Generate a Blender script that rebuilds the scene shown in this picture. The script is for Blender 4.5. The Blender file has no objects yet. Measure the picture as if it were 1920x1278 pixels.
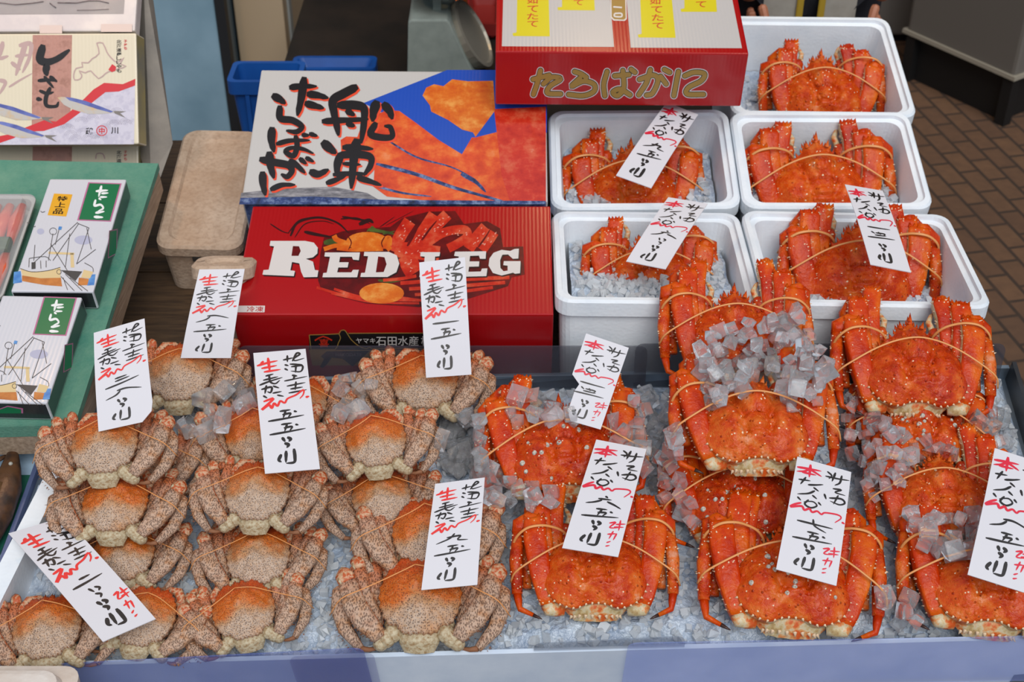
import bpy, bmesh, math, random
import numpy as np
from mathutils import Vector, Matrix, noise
from mathutils.bvhtree import BVHTree
from mathutils.geometry import tessellate_polygon

# ------------------------------------------------------------------ camera, light, exposure
scn = bpy.context.scene
C = scn.collection
FPX, PITCH, CAMZ = 2600.0, math.radians(36), 1.65
cam_d = bpy.data.cameras.new('camera')
cam_d.sensor_width = 36.0
cam_d.lens = 36.0*FPX/1920.0
cam_d.clip_start = .05
cam_d.dof.use_dof = True
cam_d.dof.focus_distance = 1.75
cam_d.dof.aperture_fstop = 9.0
cam = bpy.data.objects.new('camera', cam_d)
C.objects.link(cam)
cam.location = (0, 0, CAMZ)
cam.rotation_euler = (math.pi/2-PITCH, 0, 0)
scn.camera = cam

world = bpy.data.worlds.new('sky')
scn.world = world
world.use_nodes = True
bg = world.node_tree.nodes['Background']
bg.inputs[0].default_value = (.76, .87, 1.0, 1)
bg.inputs[1].default_value = .78

def add_light(name, kind, loc, energy, color, size=.1, rot=None, size_y=None):
    l = bpy.data.lights.new(name, kind)
    l.energy = energy
    l.color = color
    if kind == 'SUN':
        l.angle = size
    elif kind == 'AREA':
        l.size = size
        if size_y:
            l.shape = 'RECTANGLE'
            l.size_y = size_y
    else:
        l.shadow_soft_size = size
    o = bpy.data.objects.new(name, l)
    C.objects.link(o)
    o.location = loc
    if rot:
        o.rotation_euler = rot
    return o

# overcast sun coming over the photographer's shoulder, and the stall's own warm bulbs
add_light('sun', 'SUN', (0, -2, 5), 2.5, (1.0, .96, .91), math.radians(40), (math.radians(38), math.radians(10), 0))
add_light('stall_bulb', 'POINT', (-.95, 2.0, 1.75), 14, (1.0, .60, .34), .05)
add_light('stall_bulb', 'POINT', (.25, 3.1, 2.15), 16, (1.0, .68, .38), .05)
add_light('stall_bulb', 'POINT', (.75, 2.4, 2.2), 6, (1.0, .74, .46), .05)

scn.view_settings.view_transform = 'Standard'
scn.view_settings.look = 'None'
scn.view_settings.gamma = 1
scn.view_settings.use_curve_mapping = False
scn.view_settings.exposure = -.3

# ------------------------------------------------------------------ measuring helpers
CP, SP = math.cos(PITCH), math.sin(PITCH)
CAM = Vector((0, 0, CAMZ))
def ray(u, v):
    s = -(v-639)/FPX
    return Vector(((u-960)/FPX, CP+s*SP, -SP+s*CP))
T12 = math.radians(12)
NST = Vector((0, -math.sin(T12), math.cos(T12)))       # normal of the sloping stall
EYS = Vector((0, math.cos(T12), math.sin(T12)))
OST = Vector((0, 1.15, .35))
def P(u, v, h=0.0):                                    # point of the sloping stall plane, h above it
    d = ray(u, v)
    t = (h-(CAM-OST).dot(NST))/d.dot(NST)
    return CAM+d*t
def Pz(u, v, z):
    d = ray(u, v)
    return CAM+d*((z-CAMZ)/d.z)
def Py(u, v, y):
    d = ray(u, v)
    return CAM+d*(y/d.y)
def Ppl(u, v, o, n):
    d = ray(u, v)
    return CAM+d*((o-CAM).dot(n)/d.dot(n))
def px_of(p):
    q = p-CAM
    f = q.y*CP-q.z*SP
    return 960+FPX*q.x/f, 639-FPX*(q.y*SP+q.z*CP)/f
def frame(o, xp, yp):                                  # matrix: origin o, x towards xp, y towards yp
    ex = (xp-o).normalized()
    ey = (yp-o)
    ey = (ey-ex*ey.dot(ex)).normalized()
    ez = ex.cross(ey)
    m = Matrix((ex, ey, ez)).transposed().to_4x4()
    m.translation = o
    return m

def lin(c):
    c /= 255.0
    return c/12.92 if c <= .04045 else ((c+.055)/1.055)**2.4
def hx(s):
    return (lin(int(s[0:2], 16)), lin(int(s[2:4], 16)), lin(int(s[4:6], 16)), 1.0)

# ------------------------------------------------------------------ materials
class NT:
    def __init__(self, name):
        self.m = bpy.data.materials.new(name)
        self.m.use_nodes = True
        self.t = self.m.node_tree
        self.b = self.t.nodes['Principled BSDF']
        self.tc = None
    def n(self, kind, **kw):
        x = self.t.nodes.new(kind)
        for k, v in kw.items():
            if k.startswith('i_'):
                x.inputs[k[2:].replace('_', ' ')].default_value = v
            else:
                setattr(x, k, v)
        return x
    def l(self, a, b):
        self.t.links.new(a, b)
    def co(self, scale=(1, 1, 1), rot=(0, 0, 0), loc=(0, 0, 0)):
        if self.tc is None:
            self.tc = self.n('ShaderNodeTexCoord')
        mp = self.n('ShaderNodeMapping')
        mp.inputs['Scale'].default_value = scale
        mp.inputs['Rotation'].default_value = rot
        mp.inputs['Location'].default_value = loc
        self.l(self.tc.outputs['Object'], mp.inputs['Vector'])
        return mp.outputs[0]
    def noise(self, scale, detail=4, rough=.55, co=None):
        x = self.n('ShaderNodeTexNoise')
        x.inputs['Scale'].default_value = scale
        x.inputs['Detail'].default_value = detail
        x.inputs['Roughness'].default_value = rough
        self.l(co if co is not None else self.co(), x.inputs['Vector'])
        return x.outputs['Fac']
    def voro(self, scale, co=None, feature='F1', rand=1.0):
        x = self.n('ShaderNodeTexVoronoi')
        x.feature = feature
        x.inputs['Scale'].default_value = scale
        x.inputs['Randomness'].default_value = rand
        self.l(co if co is not None else self.co(), x.inputs['Vector'])
        return x.outputs['Distance']
    def ramp(self, fac, stops):
        r = self.n('ShaderNodeValToRGB')
        el = r.color_ramp.elements
        while len(el) < len(stops):
            el.new(.5)
        for e, (p, c) in zip(el, stops):
            e.position = p
            e.color = c if len(c) == 4 else (*c, 1)
        self.l(fac, r.inputs[0])
        return r.outputs[0]
    def rng(self, v, a, b, c=0.0, d=1.0):
        r = self.n('ShaderNodeMapRange')
        for k, x in zip(('From Min', 'From Max', 'To Min', 'To Max'), (a, b, c, d)):
            r.inputs[k].default_value = x
        self.l(v, r.inputs['Value'])
        return r.outputs[0]
    def math(self, op, a, b):
        x = self.n('ShaderNodeMath', operation=op)
        for i, v in enumerate((a, b)):
            if isinstance(v, (int, float)):
                x.inputs[i].default_value = v
            else:
                self.l(v, x.inputs[i])
        x.use_clamp = False
        return x.outputs[0]
    def mix(self, fac, a, b):
        x = self.n('ShaderNodeMix', data_type='RGBA')
        for i, v in ((0, fac), (6, a), (7, b)):
            if isinstance(v, (int, float)):
                x.inputs[i].default_value = v
            elif isinstance(v, tuple):
                x.inputs[i].default_value = v
            else:
                self.l(v, x.inputs[i])
        return x.outputs[2]
    def sep(self, co=None):
        x = self.n('ShaderNodeSeparateXYZ')
        self.l(co if co is not None else self.co(), x.inputs[0])
        return x.outputs
    def bump(self, h, strength=.5, dist=.001):
        x = self.n('ShaderNodeBump')
        x.inputs['Strength'].default_value = strength
        x.inputs['Distance'].default_value = dist
        self.l(h, x.inputs['Height'])
        self.l(x.outputs[0], self.b.inputs['Normal'])
    def set(self, **kw):
        for k, v in kw.items():
            self.b.inputs[k.replace('_', ' ')].default_value = v
        return self
    def base(self, c):
        if isinstance(c, tuple):
            self.b.inputs['Base Color'].default_value = c
        else:
            self.l(c, self.b.inputs['Base Color'])

MATS = {}
def M(name, color, rough=.5, color2=None, nscale=20, lo=.35, hi=.65, bump=0, bscale=60, bdist=.001, **kw):
    if name in MATS:
        return MATS[name]
    t = NT(name)
    c = hx(color)
    if color2:
        t.base(t.mix(t.rng(t.noise(nscale, 6), lo, hi), c, hx(color2)))
    else:
        t.base(c)
    t.set(Roughness=rough, **kw)
    if bump:
        t.bump(t.noise(bscale, 3), bump, bdist)
    MATS[name] = t.m
    return t.m

def mat_hairy_shell():
    t = NT('hairy_crab_shell')
    x, y, z = t.sep()
    big = t.noise(28, 4)
    inf = t.n('ShaderNodeObjectInfo').outputs['Random']
    g = t.math('ADD', t.rng(y, -.035, .05), t.math('MULTIPLY', t.math('SUBTRACT', big, .5), 1.0))
    g = t.math('ADD', g, t.math('MULTIPLY', t.math('SUBTRACT', inf, .6), .35))
    basec = t.ramp(g, [(.02, hx('b59c88')), (.22, hx('b3835c')), (.42, hx('c2611a')), (.85, hx('b8420a'))])
    v = t.voro(400, rand=.7)
    dots = t.rng(v, .24, .44, 1.0, 0.0)
    vary = t.rng(t.noise(40, 2), .3, .6)
    dots = t.math('MULTIPLY', dots, t.math('ADD', t.math('MULTIPLY', vary, .4), .42))
    dotc = t.ramp(g, [(.2, hx('3f2722')), (.55, hx('6f2a0c')), (.9, hx('7d2404'))])
    fine = t.rng(t.noise(420, 2), .52, .66)
    c = t.mix(dots, basec, dotc)
    c = t.mix(t.math('MULTIPLY', fine, .3), c, hx('dba060'))
    t.base(c)
    t.set(Roughness=.42, Specular_IOR_Level=.4)
    t.bump(t.math('SUBTRACT', t.noise(300, 3), t.math('MULTIPLY', dots, -.7)), .55, .0012)
    return t.m
def mat_hairy_leg():
    t = NT('hairy_crab_leg')
    co = t.co((1, .45, 1))
    v = t.voro(560, co=co, rand=.85)
    dots = t.rng(v, .24, .46, 1.0, 0.0)
    n = t.noise(45, 4)
    basec = t.ramp(n, [(.3, hx('a87a5e')), (.48, hx('bfa08a')), (.62, hx('b3835f')), (.75, hx('a8592e'))])
    x, y, z = t.sep()
    org = t.rng(t.math('ADD', y, t.math('MULTIPLY', t.noise(60, 3), .04)), .026, .062)
    basec = t.mix(t.math('MULTIPLY', org, .8), basec, hx('bb5a22'))
    c = t.mix(t.math('MULTIPLY', dots, .5), basec, hx('54302a'))
    t.base(c)
    t.set(Roughness=.45, Specular_IOR_Level=.4)
    t.bump(t.math('SUBTRACT', t.noise(260, 3), t.math('MULTIPLY', dots, -.9)), .9, .002)
    return t.m
def mat_king():
    t = NT('king_crab_shell')
    n = t.noise(30, 7, .68)
    inf = t.n('ShaderNodeObjectInfo').outputs['Random']
    n2 = t.math('ADD', n, t.math('MULTIPLY', t.math('SUBTRACT', inf, .5), .12))
    c = t.ramp(n2, [(.26, hx('861503')), (.41, hx('b42e05')), (.53, hx('c94a0a')), (.63, hx('d2661e')), (.72, hx('d08a68'))])
    fine = t.rng(t.voro(300), .12, .3, 1.0, 0.0)
    c = t.mix(t.math('MULTIPLY', fine, .35), c, hx('ee8a3a'))
    dark = t.rng(t.voro(95), .08, .2, 1.0, 0.0)
    c = t.mix(t.math('MULTIPLY', dark, .7), c, hx('7a1403'))
    t.base(c)
    t.set(Roughness=.26, Specular_IOR_Level=.25, Coat_Weight=.06, Coat_Roughness=.1)
    t.bump(t.math('ADD', t.math('ADD', t.noise(150, 4), t.math('MULTIPLY', fine, .3)), t.math('MULTIPLY', dark, .5)), .8, .0022)
    return t.m
def mat_king_leg():
    t = NT('king_crab_leg')
    n = t.noise(34, 4, .55, t.co((1, .5, 1)))
    c = t.ramp(n, [(.3, hx('a61f03')), (.46, hx('c23a04')), (.6, hx('d05a0a')), (.76, hx('dc8432'))])
    sp = t.rng(t.noise(320, 1), .66, .74)
    c = t.mix(t.math('MULTIPLY', sp, .5), c, hx('6b1605'))
    t.base(c)
    t.set(Roughness=.24, Specular_IOR_Level=.2)
    t.bump(t.noise(170, 4), .7, .0018)
    return t.m
def mat_cream():
    t = NT('crab_cream')
    n = t.noise(60, 4)
    t.base(t.ramp(n, [(.3, hx('96703e')), (.4, hx('c0a878')), (.47, hx('c8bb9c')), (.54, hx('cf9258')), (.62, hx('c9561a'))]))
    t.set(Roughness=.4)
    t.bump(t.noise(150, 3), .5, .0015)
    return t.m
def mat_ice(name, white=.0, rough=.12, tint='e8f0fa'):
    t = NT(name)
    t.base(hx(tint))
    t.set(Roughness=rough, IOR=1.31, Transmission_Weight=1.0-white)
    t.bump(t.noise(120, 3), .35, .002)
    return t.m
def mat_foam(name, c1, c2):
    t = NT(name)
    n = t.noise(14, 5)
    t.base(t.mix(t.rng(n, .42, .7), hx(c1), hx(c2)))
    t.set(Roughness=.55, Subsurface_Weight=.0)
    t.bump(t.voro(190), .22, .0012)
    return t.m
def mat_dirty_foam():
    t = NT('dirty_foam')
    n = t.noise(9, 6, .7)
    sp = t.rng(t.noise(150, 3), .45, .7)
    c = t.mix(t.math('MULTIPLY', t.rng(n, .35, .7), .9), hx('c0ab97'), hx('9c7f66'))
    c = t.mix(t.math('MULTIPLY', sp, .4), c, hx('8a705a'))
    t.base(c)
    t.set(Roughness=.8)
    t.bump(t.voro(170), .4, .0015)
    return t.m
def mat_wood(name, c1, c2, scale=(3, 30, 30)):
    t = NT(name)
    n = t.noise(6, 6, .6, t.co(scale))
    t.base(t.mix(t.rng(n, .3, .7), hx(c1), hx(c2)))
    t.set(Roughness=.6)
    t.bump(n, .3, .002)
    return t.m
def mat_bricks():
    t = NT('brick_paving')
    b = t.n('ShaderNodeTexBrick')
    b.offset = .5
    co = t.co((1, 1, 1), (0, 0, math.radians(78)))
    t.l(co, b.inputs['Vector'])
    b.inputs['Color1'].default_value = hx('74563f')
    b.inputs['Color2'].default_value = hx('664b39')
    b.inputs['Mortar'].default_value = hx('3a2f28')
    b.inputs['Scale'].default_value = 1.0
    b.inputs['Mortar Size'].default_value = .006
    b.inputs['Mortar Smooth'].default_value = .3
    b.inputs['Brick Width'].default_value = .115
    b.inputs['Row Height'].default_value = .062
    n = t.rng(t.noise(30, 5), .3, .7)
    t.base(t.mix(t.math('MULTIPLY', n, .45), b.outputs['Color'], hx('503c30')))
    t.set(Roughness=.75)
    t.bump(b.outputs['Fac'], -.4, .004)
    return t.m
def mat_cloth():
    t = NT('green_felt')
    n = t.noise(12, 6, .7)
    f = t.noise(260, 3)
    c = t.mix(t.rng(n, .3, .7), hx('66907c'), hx('2a7464'))
    c = t.mix(t.math('MULTIPLY', f, .4), c, hx('6d9a86'))
    t.base(c)
    t.set(Roughness=.95)
    t.bump(f, .5, .002)
    return t.m
def mat_print(name, stops, scale=30, rough=.22, stretch=(1, 1, 1)):
    t = NT(name)
    n = t.noise(scale, 6, .65, t.co(stretch))
    t.base(t.ramp(n, stops))
    t.set(Roughness=rough, Coat_Weight=.3, Coat_Roughness=.12)
    x = t.n('ShaderNodeTexWave')
    x.inputs['Scale'].default_value = 55
    x.inputs['Distortion'].default_value = .6
    t.l(t.co(), x.inputs['Vector'])
    t.bump(x.outputs['Fac'], .05, .001)
    return t.m
def mat_card(name, color, rough=.25):                  # glossy printed cardboard with faint corrugation
    t = NT(name)
    t.base(hx(color))
    t.set(Roughness=rough, Coat_Weight=.35, Coat_Roughness=.1)
    x = t.n('ShaderNodeTexWave')
    x.inputs['Scale'].default_value = 55
    x.inputs['Distortion'].default_value = .8
    t.l(t.co(), x.inputs['Vector'])
    t.bump(t.math('ADD', x.outputs['Fac'], t.math('MULTIPLY', t.noise(16, 3), 3.0)), .07, .001)
    return t.m
def mat_film(name, color, mixa, rough=.08):
    t = NT(name)
    t.base(hx(color))
    t.set(Roughness=rough, Alpha=mixa)
    return t.m

SHELL, HLEG = mat_hairy_shell(), mat_hairy_leg()
KING, KLEG, CREAM = mat_king(), mat_king_leg(), mat_cream()
PALE = M('pale_joint', 'c0b294', .5, '97774f', 240, .42, .68, .9, 200, .002)
TIP = M('spine_tip', 'e6c9a6', .4)
HAIR = M('hair_fringe', '8a5a3c', .7)
ORANGE = M('orange_knuckle', 'b5501f', .45, 'c7a07e', 190, .44, .56, .9, 180, .002)
REDTIP = M('red_leg_tip', 'b81c0a', .28, '8b1206', 60)
BLACKTIP = M('dark_claw_tip', '3a2018', .4)
BARN = M('barnacle', 'cfc8bd', .6, '8d877d', 300, .4, .6)
RUBBER = M('rubber', 'd99254', .45)
ICE = mat_ice('clear_ice', .14, .08, 'f6f8fb')
ICEB = mat_ice('crushed_ice', .45, .18, 'f0f5fa')
SNOW = M('ice_bed', 'c2cedb', .3, '98a9c0', 40, .35, .65, .8, 130, .006, Specular_IOR_Level=.8)
FOAM = mat_foam('white_foam', 'e6ecf2', 'd8e1ea')
DFOAM = mat_dirty_foam()
PAPER = M('white_card', 'd2d0d6', .6)
INK = M('black_ink', '1c1718', .45)
RINK = M('red_ink', 'd41f3a', .5)
RINK2 = M('vermilion_ink', 'dc2c2a', .5)
STEEL = M('brushed_steel', '8f9dab', .38, '7b8a99', 9, .3, .7, .1, 200, Metallic=.75)

# ------------------------------------------------------------------ mesh building
def sgnpow(c, p):
    return math.copysign(abs(c)**p, c)
class MB:
    def __init__(self):
        self.v, self.f, self.m = [], [], []
    def quad_grid(self, rows, mat=0, closed=False):
        base = len(self.v)
        n = len(rows[0])
        for r in rows:
            self.v.extend(Vector(p) for p in r)
        for i in range(len(rows)-1):
            for j in range(n if closed else n-1):
                a, b = base+i*n+j, base+i*n+(j+1) % n
                self.f.append((a, b, b+n, a+n))
                self.m.append(mat)
        return base
    def fan(self, ring, c, mat=0, flip=False):
        base = len(self.v)
        self.v.extend(Vector(p) for p in ring)
        self.v.append(Vector(c))
        n = len(ring)
        for j in range(n):
            t = (base+j, base+(j+1) % n, base+n)
            self.f.append(t[::-1] if flip else t)
            self.m.append(mat)
    def poly(self, pts, mat=0):
        base = len(self.v)
        self.v.extend(Vector(p) for p in pts)
        self.f.append(tuple(range(base, base+len(pts))))
        self.m.append(mat)
    def box(self, a, b, mat=0, mats=None):
        (x0, y0, z0), (x1, y1, z1) = a, b
        base = len(self.v)
        self.v.extend(Vector(p) for p in ((x0, y0, z0), (x1, y0, z0), (x1, y1, z0), (x0, y1, z0), (x0, y0, z1), (x1, y0, z1), (x1, y1, z1), (x0, y1, z1)))
        for k, q in enumerate(((3, 2, 1, 0), (4, 5, 6, 7), (0, 1, 5, 4), (1, 2, 6, 5), (2, 3, 7, 6), (3, 0, 4, 7))):
            self.f.append(tuple(base+i for i in q))
            self.m.append(mats[k] if mats else mat)
    def prism(self, pts, vec, mat=0, side=None):
        n = len(pts)
        a = [Vector(p) for p in pts]
        b = [p+vec for p in a]
        self.poly(a[::-1], mat)
        self.poly(b, mat)
        for i in range(n):
            j = (i+1) % n
            self.poly((a[i], a[j], b[j], b[i]), mat if side is None else side)
    def tube(self, pts, r, mat=0, n=6, cap=True):
        self.seg(pts, [2*r]*len(pts) if not isinstance(r, (list, tuple)) else [2*q for q in r], None, Vector((0.31, .2, 1)).normalized(), mat, n, 2)
    def seg(self, pts, ws, hs, up, mat=0, n=10, p=3.0, stripe=None):
        pts = [Vector(q) for q in pts]
        hs = hs or ws
        rows = []
        for i, q in enumerate(pts):
            t = (pts[min(i+1, len(pts)-1)]-pts[max(i-1, 0)]).normalized()
            s = t.cross(up)
            s = s.normalized() if s.length > 1e-6 else Vector((1, 0, 0))
            w = s.cross(t).normalized()
            row = []
            for k in range(n):
                a = 2*math.pi*k/n
                row.append(q+s*(sgnpow(math.cos(a), 2/p)*ws[i]/2)+w*(sgnpow(math.sin(a), 2/p)*hs[i]/2))
            rows.append(row)
        f0 = len(self.f)
        self.quad_grid(rows, mat, True)
        if stripe:
            for i in range(len(rows)-1):
                for j in stripe[0]:
                    self.m[f0+i*n+j % n] = stripe[1]
        self.fan(rows[0], pts[0], mat, True)
        self.fan(rows[-1], pts[-1], mat)
    def cone(self, p, d, r, h, mat=0, n=5):
        d = d.normalized()
        s = d.orthogonal().normalized()
        w = d.cross(s)
        ring = [p+s*(r*math.cos(2*math.pi*k/n))+w*(r*math.sin(2*math.pi*k/n)) for k in range(n)]
        self.fan(ring, p+d*h, mat)
    def blob(self, c, r, mat=0, nu=10, nv=6, jit=0, rng=None):
        c = Vector(c)
        rows = []
        for i in range(nv+1):
            th = math.pi*i/nv
            rows.append([c+Vector((r[0]*math.sin(th)*math.cos(2*math.pi*k/nu), r[1]*math.sin(th)*math.sin(2*math.pi*k/nu), -r[2]*math.cos(th))) for k in range(nu)])
        self.quad_grid(rows, mat, True)
    def merge(self, o, mat_off=0):
        b = len(self.v)
        self.v.extend(o.v)
        self.f.extend(tuple(i+b for i in q) for q in o.f)
        self.m.extend(x+mat_off for x in o.m)
    def mesh(self, name, mats, smooth=True, weld=True, bevel=0, xf=None):
        me = bpy.data.meshes.new(name)
        vs = [xf @ v for v in self.v] if xf else self.v
        me.from_pydata([tuple(v) for v in vs], [], self.f)
        for m in (mats if isinstance(mats, (list, tuple)) else [mats]):
            me.materials.append(m)
        me.polygons.foreach_set('material_index', self.m)
        bm = bmesh.new()
        bm.from_mesh(me)
        if weld:
            bmesh.ops.remove_doubles(bm, verts=bm.verts, dist=1e-6)
        bmesh.ops.recalc_face_normals(bm, faces=bm.faces)
        if bevel:
            es = [e for e in bm.edges if len(e.link_faces) == 2 and e.calc_face_angle(0) > .5]
            bmesh.ops.bevel(bm, geom=es, offset=bevel, segments=2, profile=.6, affect='EDGES', clamp_overlap=True)
        bm.to_mesh(me)
        bm.free()
        if smooth:
            me.polygons.foreach_set('use_smooth', [True]*len(me.polygons))
        return me

def obj(name, mb, mats, parent=None, smooth=False, bevel=0, weld=True):
    o = bpy.data.objects.new(name, mb.mesh(name, mats, smooth, weld, bevel) if isinstance(mb, MB) else mb)
    C.objects.link(o)
    if parent:
        o.parent = parent
    return o
def tag(o, label, cat, group=None, kind=None):
    if label:
        o['label'] = label
    if cat:
        o['category'] = cat
    if group:
        o['group'] = group
    if kind:
        o['kind'] = kind
    return o
def thing(name, label, cat, mw=None, group=None):
    o = bpy.data.objects.new(name, None)
    o.empty_display_size = .03
    C.objects.link(o)
    if mw is not None:
        o.matrix_world = mw if isinstance(mw, Matrix) else Matrix.Translation(mw)
    return tag(o, label, cat, group)
def struct(name, mb, mats, bevel=0, smooth=False):
    o = obj(name, mb, mats, None, smooth, bevel)
    o['kind'] = 'structure'
    return o

def smooth3(pts, k=4):
    p = [Vector(q) for q in pts]
    q = [p[0]*2-p[1]]+p+[p[-1]*2-p[-2]]
    out = []
    for i in range(1, len(q)-2):
        for j in range(k):
            t = j/k
            a, b, c, d = q[i-1:i+3]
            out.append(.5*((2*b)+(c-a)*t+(2*a-5*b+4*c-d)*t*t+(3*b-a-3*c+d)*t**3))
    return out+[p[-1]]

# ------------------------------------------------------------------ flat drawing (print, brush writing)
def spline(pts, k=6):
    pts = [Vector((*p[:2], 0)) for p in pts]
    if len(pts) < 3:
        return [pts[0].lerp(pts[-1], i/k) for i in range(k+1)]
    q = [pts[0]*2-pts[1]]+pts+[pts[-1]*2-pts[-2]]
    out = []
    for i in range(1, len(q)-2):
        for j in range(k):
            t = j/k
            a, b, c, d = q[i-1:i+3]
            out.append(.5*((2*b)+(c-a)*t+(2*a-5*b+4*c-d)*t*t+(3*b-a-3*c+d)*t**3))
    out.append(pts[-1])
    return out
def ribbon(pts, w, brush=True, k=6):                   # list of 2-D quads
    s = spline(pts, k)
    n = len(s)
    L, R = [], []
    for i, p in enumerate(s):
        t = s[min(i+1, n-1)]-s[max(i-1, 0)]
        t = t.normalized() if t.length > 1e-9 else Vector((1, 0, 0))
        f = i/(n-1)
        wi = w*(1.0 if not brush else (.8+.28*math.sin(math.pi*min(1, f*1.15+.22)))*(1.0 if f < .82 else 1-.45*(f-.82)/.18))
        nn = Vector((-t.y, t.x, 0))*wi/2
        e = t*(w*.28) if brush else t*0
        q = p-e if i == 0 else p+e*.6 if i == n-1 else p
        L.append(q+nn*(1 if 0 < i < n-1 else .6 if brush else 1))
        R.append(q-nn*(1 if 0 < i < n-1 else .6 if brush else 1))
    return [(L[i], R[i], R[i+1], L[i+1]) for i in range(n-1)]
class Face:
    """A flat face of a thing: f(u, v) gives a thing-local point for a measured point of the photograph."""
    def __init__(self, mw, o, n, tf=None):
        self.mw, self.inv = mw, mw.inverted()
        self.o, self.n = Vector(o), Vector(n).normalized()
        self.wo, self.wn = mw @ self.o, (mw.to_3x3() @ self.n).normalized()
        self.tf = tf or (lambda x, y: (x, y))
        self.lay = 0
    def z(self, ox, oy, sc):
        self.tf = lambda x, y: (ox+x*sc, oy+y*sc)
        return self
    def at(self, x, y, layer=1):
        u, v = self.tf(x, y)
        return self.inv @ Ppl(u, v, self.wo, self.wn)+self.n*(.00009*layer)
    def polys(self, polys, layer=1, mb=None, mat=0):
        mb = mb or MB()
        for pl in polys:
            mb.poly([self.at(p[0], p[1], layer) for p in pl], mat)
        return mb
    def strokes(self, strokes, layer=1, mb=None, w=None, brush=True, mat=0, k=6, caps=False):
        mb = mb or MB()
        for i, s in enumerate(strokes):
            pts, ww = s if isinstance(s, tuple) else (s, w)
            for jq, qd in enumerate(ribbon(pts, ww or w, brush, k)):
                self.polys([qd], layer+.12*(i % 5)+.012*jq, mb, mat)
            if not brush and caps:
                for jq, q in enumerate((pts[0], pts[-1])):
                    self.polys([ell(q[0], q[1], (ww or w)/2, (ww or w)/2, 0, 12)], layer+.12*(i % 5)-.03*(1+jq), mb, mat)
        return mb
def ell(cx, cy, rx, ry, rot=0, n=24, a0=0, a1=2*math.pi):
    c, s = math.cos(rot), math.sin(rot)
    return [(cx+rx*math.cos(a)*c-ry*math.sin(a)*s, cy+rx*math.cos(a)*s+ry*math.sin(a)*c) for a in [a0+(a1-a0)*i/n for i in range(n)]]

_fc = {}
def text_polys(s, bold=0.0):                           # triangles of a printed string, about 1 unit high, y up
    key = (s, bold)
    if key not in _fc:
        c = bpy.data.curves.new('lettering', 'FONT')
        c.body = s
        c.offset = bold
        c.resolution_u = 3
        o = bpy.data.objects.new('lettering', c)
        C.objects.link(o)
        bpy.context.view_layer.update()
        me = bpy.data.meshes.new_from_object(o.evaluated_get(bpy.context.evaluated_depsgraph_get()))
        polys = [[me.vertices[i].co.to_2d() for i in p.vertices] for p in me.polygons]
        bpy.data.objects.remove(o)
        bpy.data.curves.remove(c)
        bpy.data.meshes.remove(me)
        xs = [p.x for q in polys for p in q]
        ys = [p.y for q in polys for p in q]
        x0, x1, y0, y1 = min(xs), max(xs), min(ys), max(ys)
        _fc[key] = [[((p.x-x0)/(x1-x0), (p.y-y0)/(y1-y0)) for p in q] for q in polys]
    return _fc[key]
def text_in(s, q, bold=0.0):
    """q: four measured corners TL, TR, BR, BL."""
    out = []
    for pl in text_polys(s, bold):
        r = []
        for (a, b) in pl:
            top = (q[0][0]+(q[1][0]-q[0][0])*a, q[0][1]+(q[1][1]-q[0][1])*a)
            bot = (q[3][0]+(q[2][0]-q[3][0])*a, q[3][1]+(q[2][1]-q[3][1])*a)
            r.append((bot[0]+(top[0]-bot[0])*b, bot[1]+(top[1]-bot[1])*b))
        out.append(r)
    return out

# ------------------------------------------------------------------ the setting
FLOOR = -.3
mb = MB()
mb.box((-6, -4, FLOOR-.1), (6, 7, FLOOR))
struct('floor', mb, mat_bricks())
WALLM = M('dark_wall', '0e0d0e', .85, '1a1716', 8, .4, .6)
mb = MB()
mb.box((-6, 5.6, FLOOR), (6, 5.8, 3.2))
struct('wall_back', mb, WALLM)
mb = MB()
mb.box((-6.2, 1.2, FLOOR), (-6, 5.8, 3.2))
struct('shade_wall_left', mb, WALLM)  # unseen wall added along with the ceiling to darken the interior
mb = MB()
mb.box((3.4, 2.6, FLOOR), (3.6, 5.8, 3.2))
struct('shade_wall_right', mb, WALLM)  # added out of view to shut sky light off the open side
mb = MB()
mb.box((-6.2, 3.0, 2.65), (6, 5.8, 2.8))
struct('shade_ceiling', mb, M('shade_ceiling_grey', '2b2a2b', .8))  # unseen, added and sized to keep daylight off the background

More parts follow.
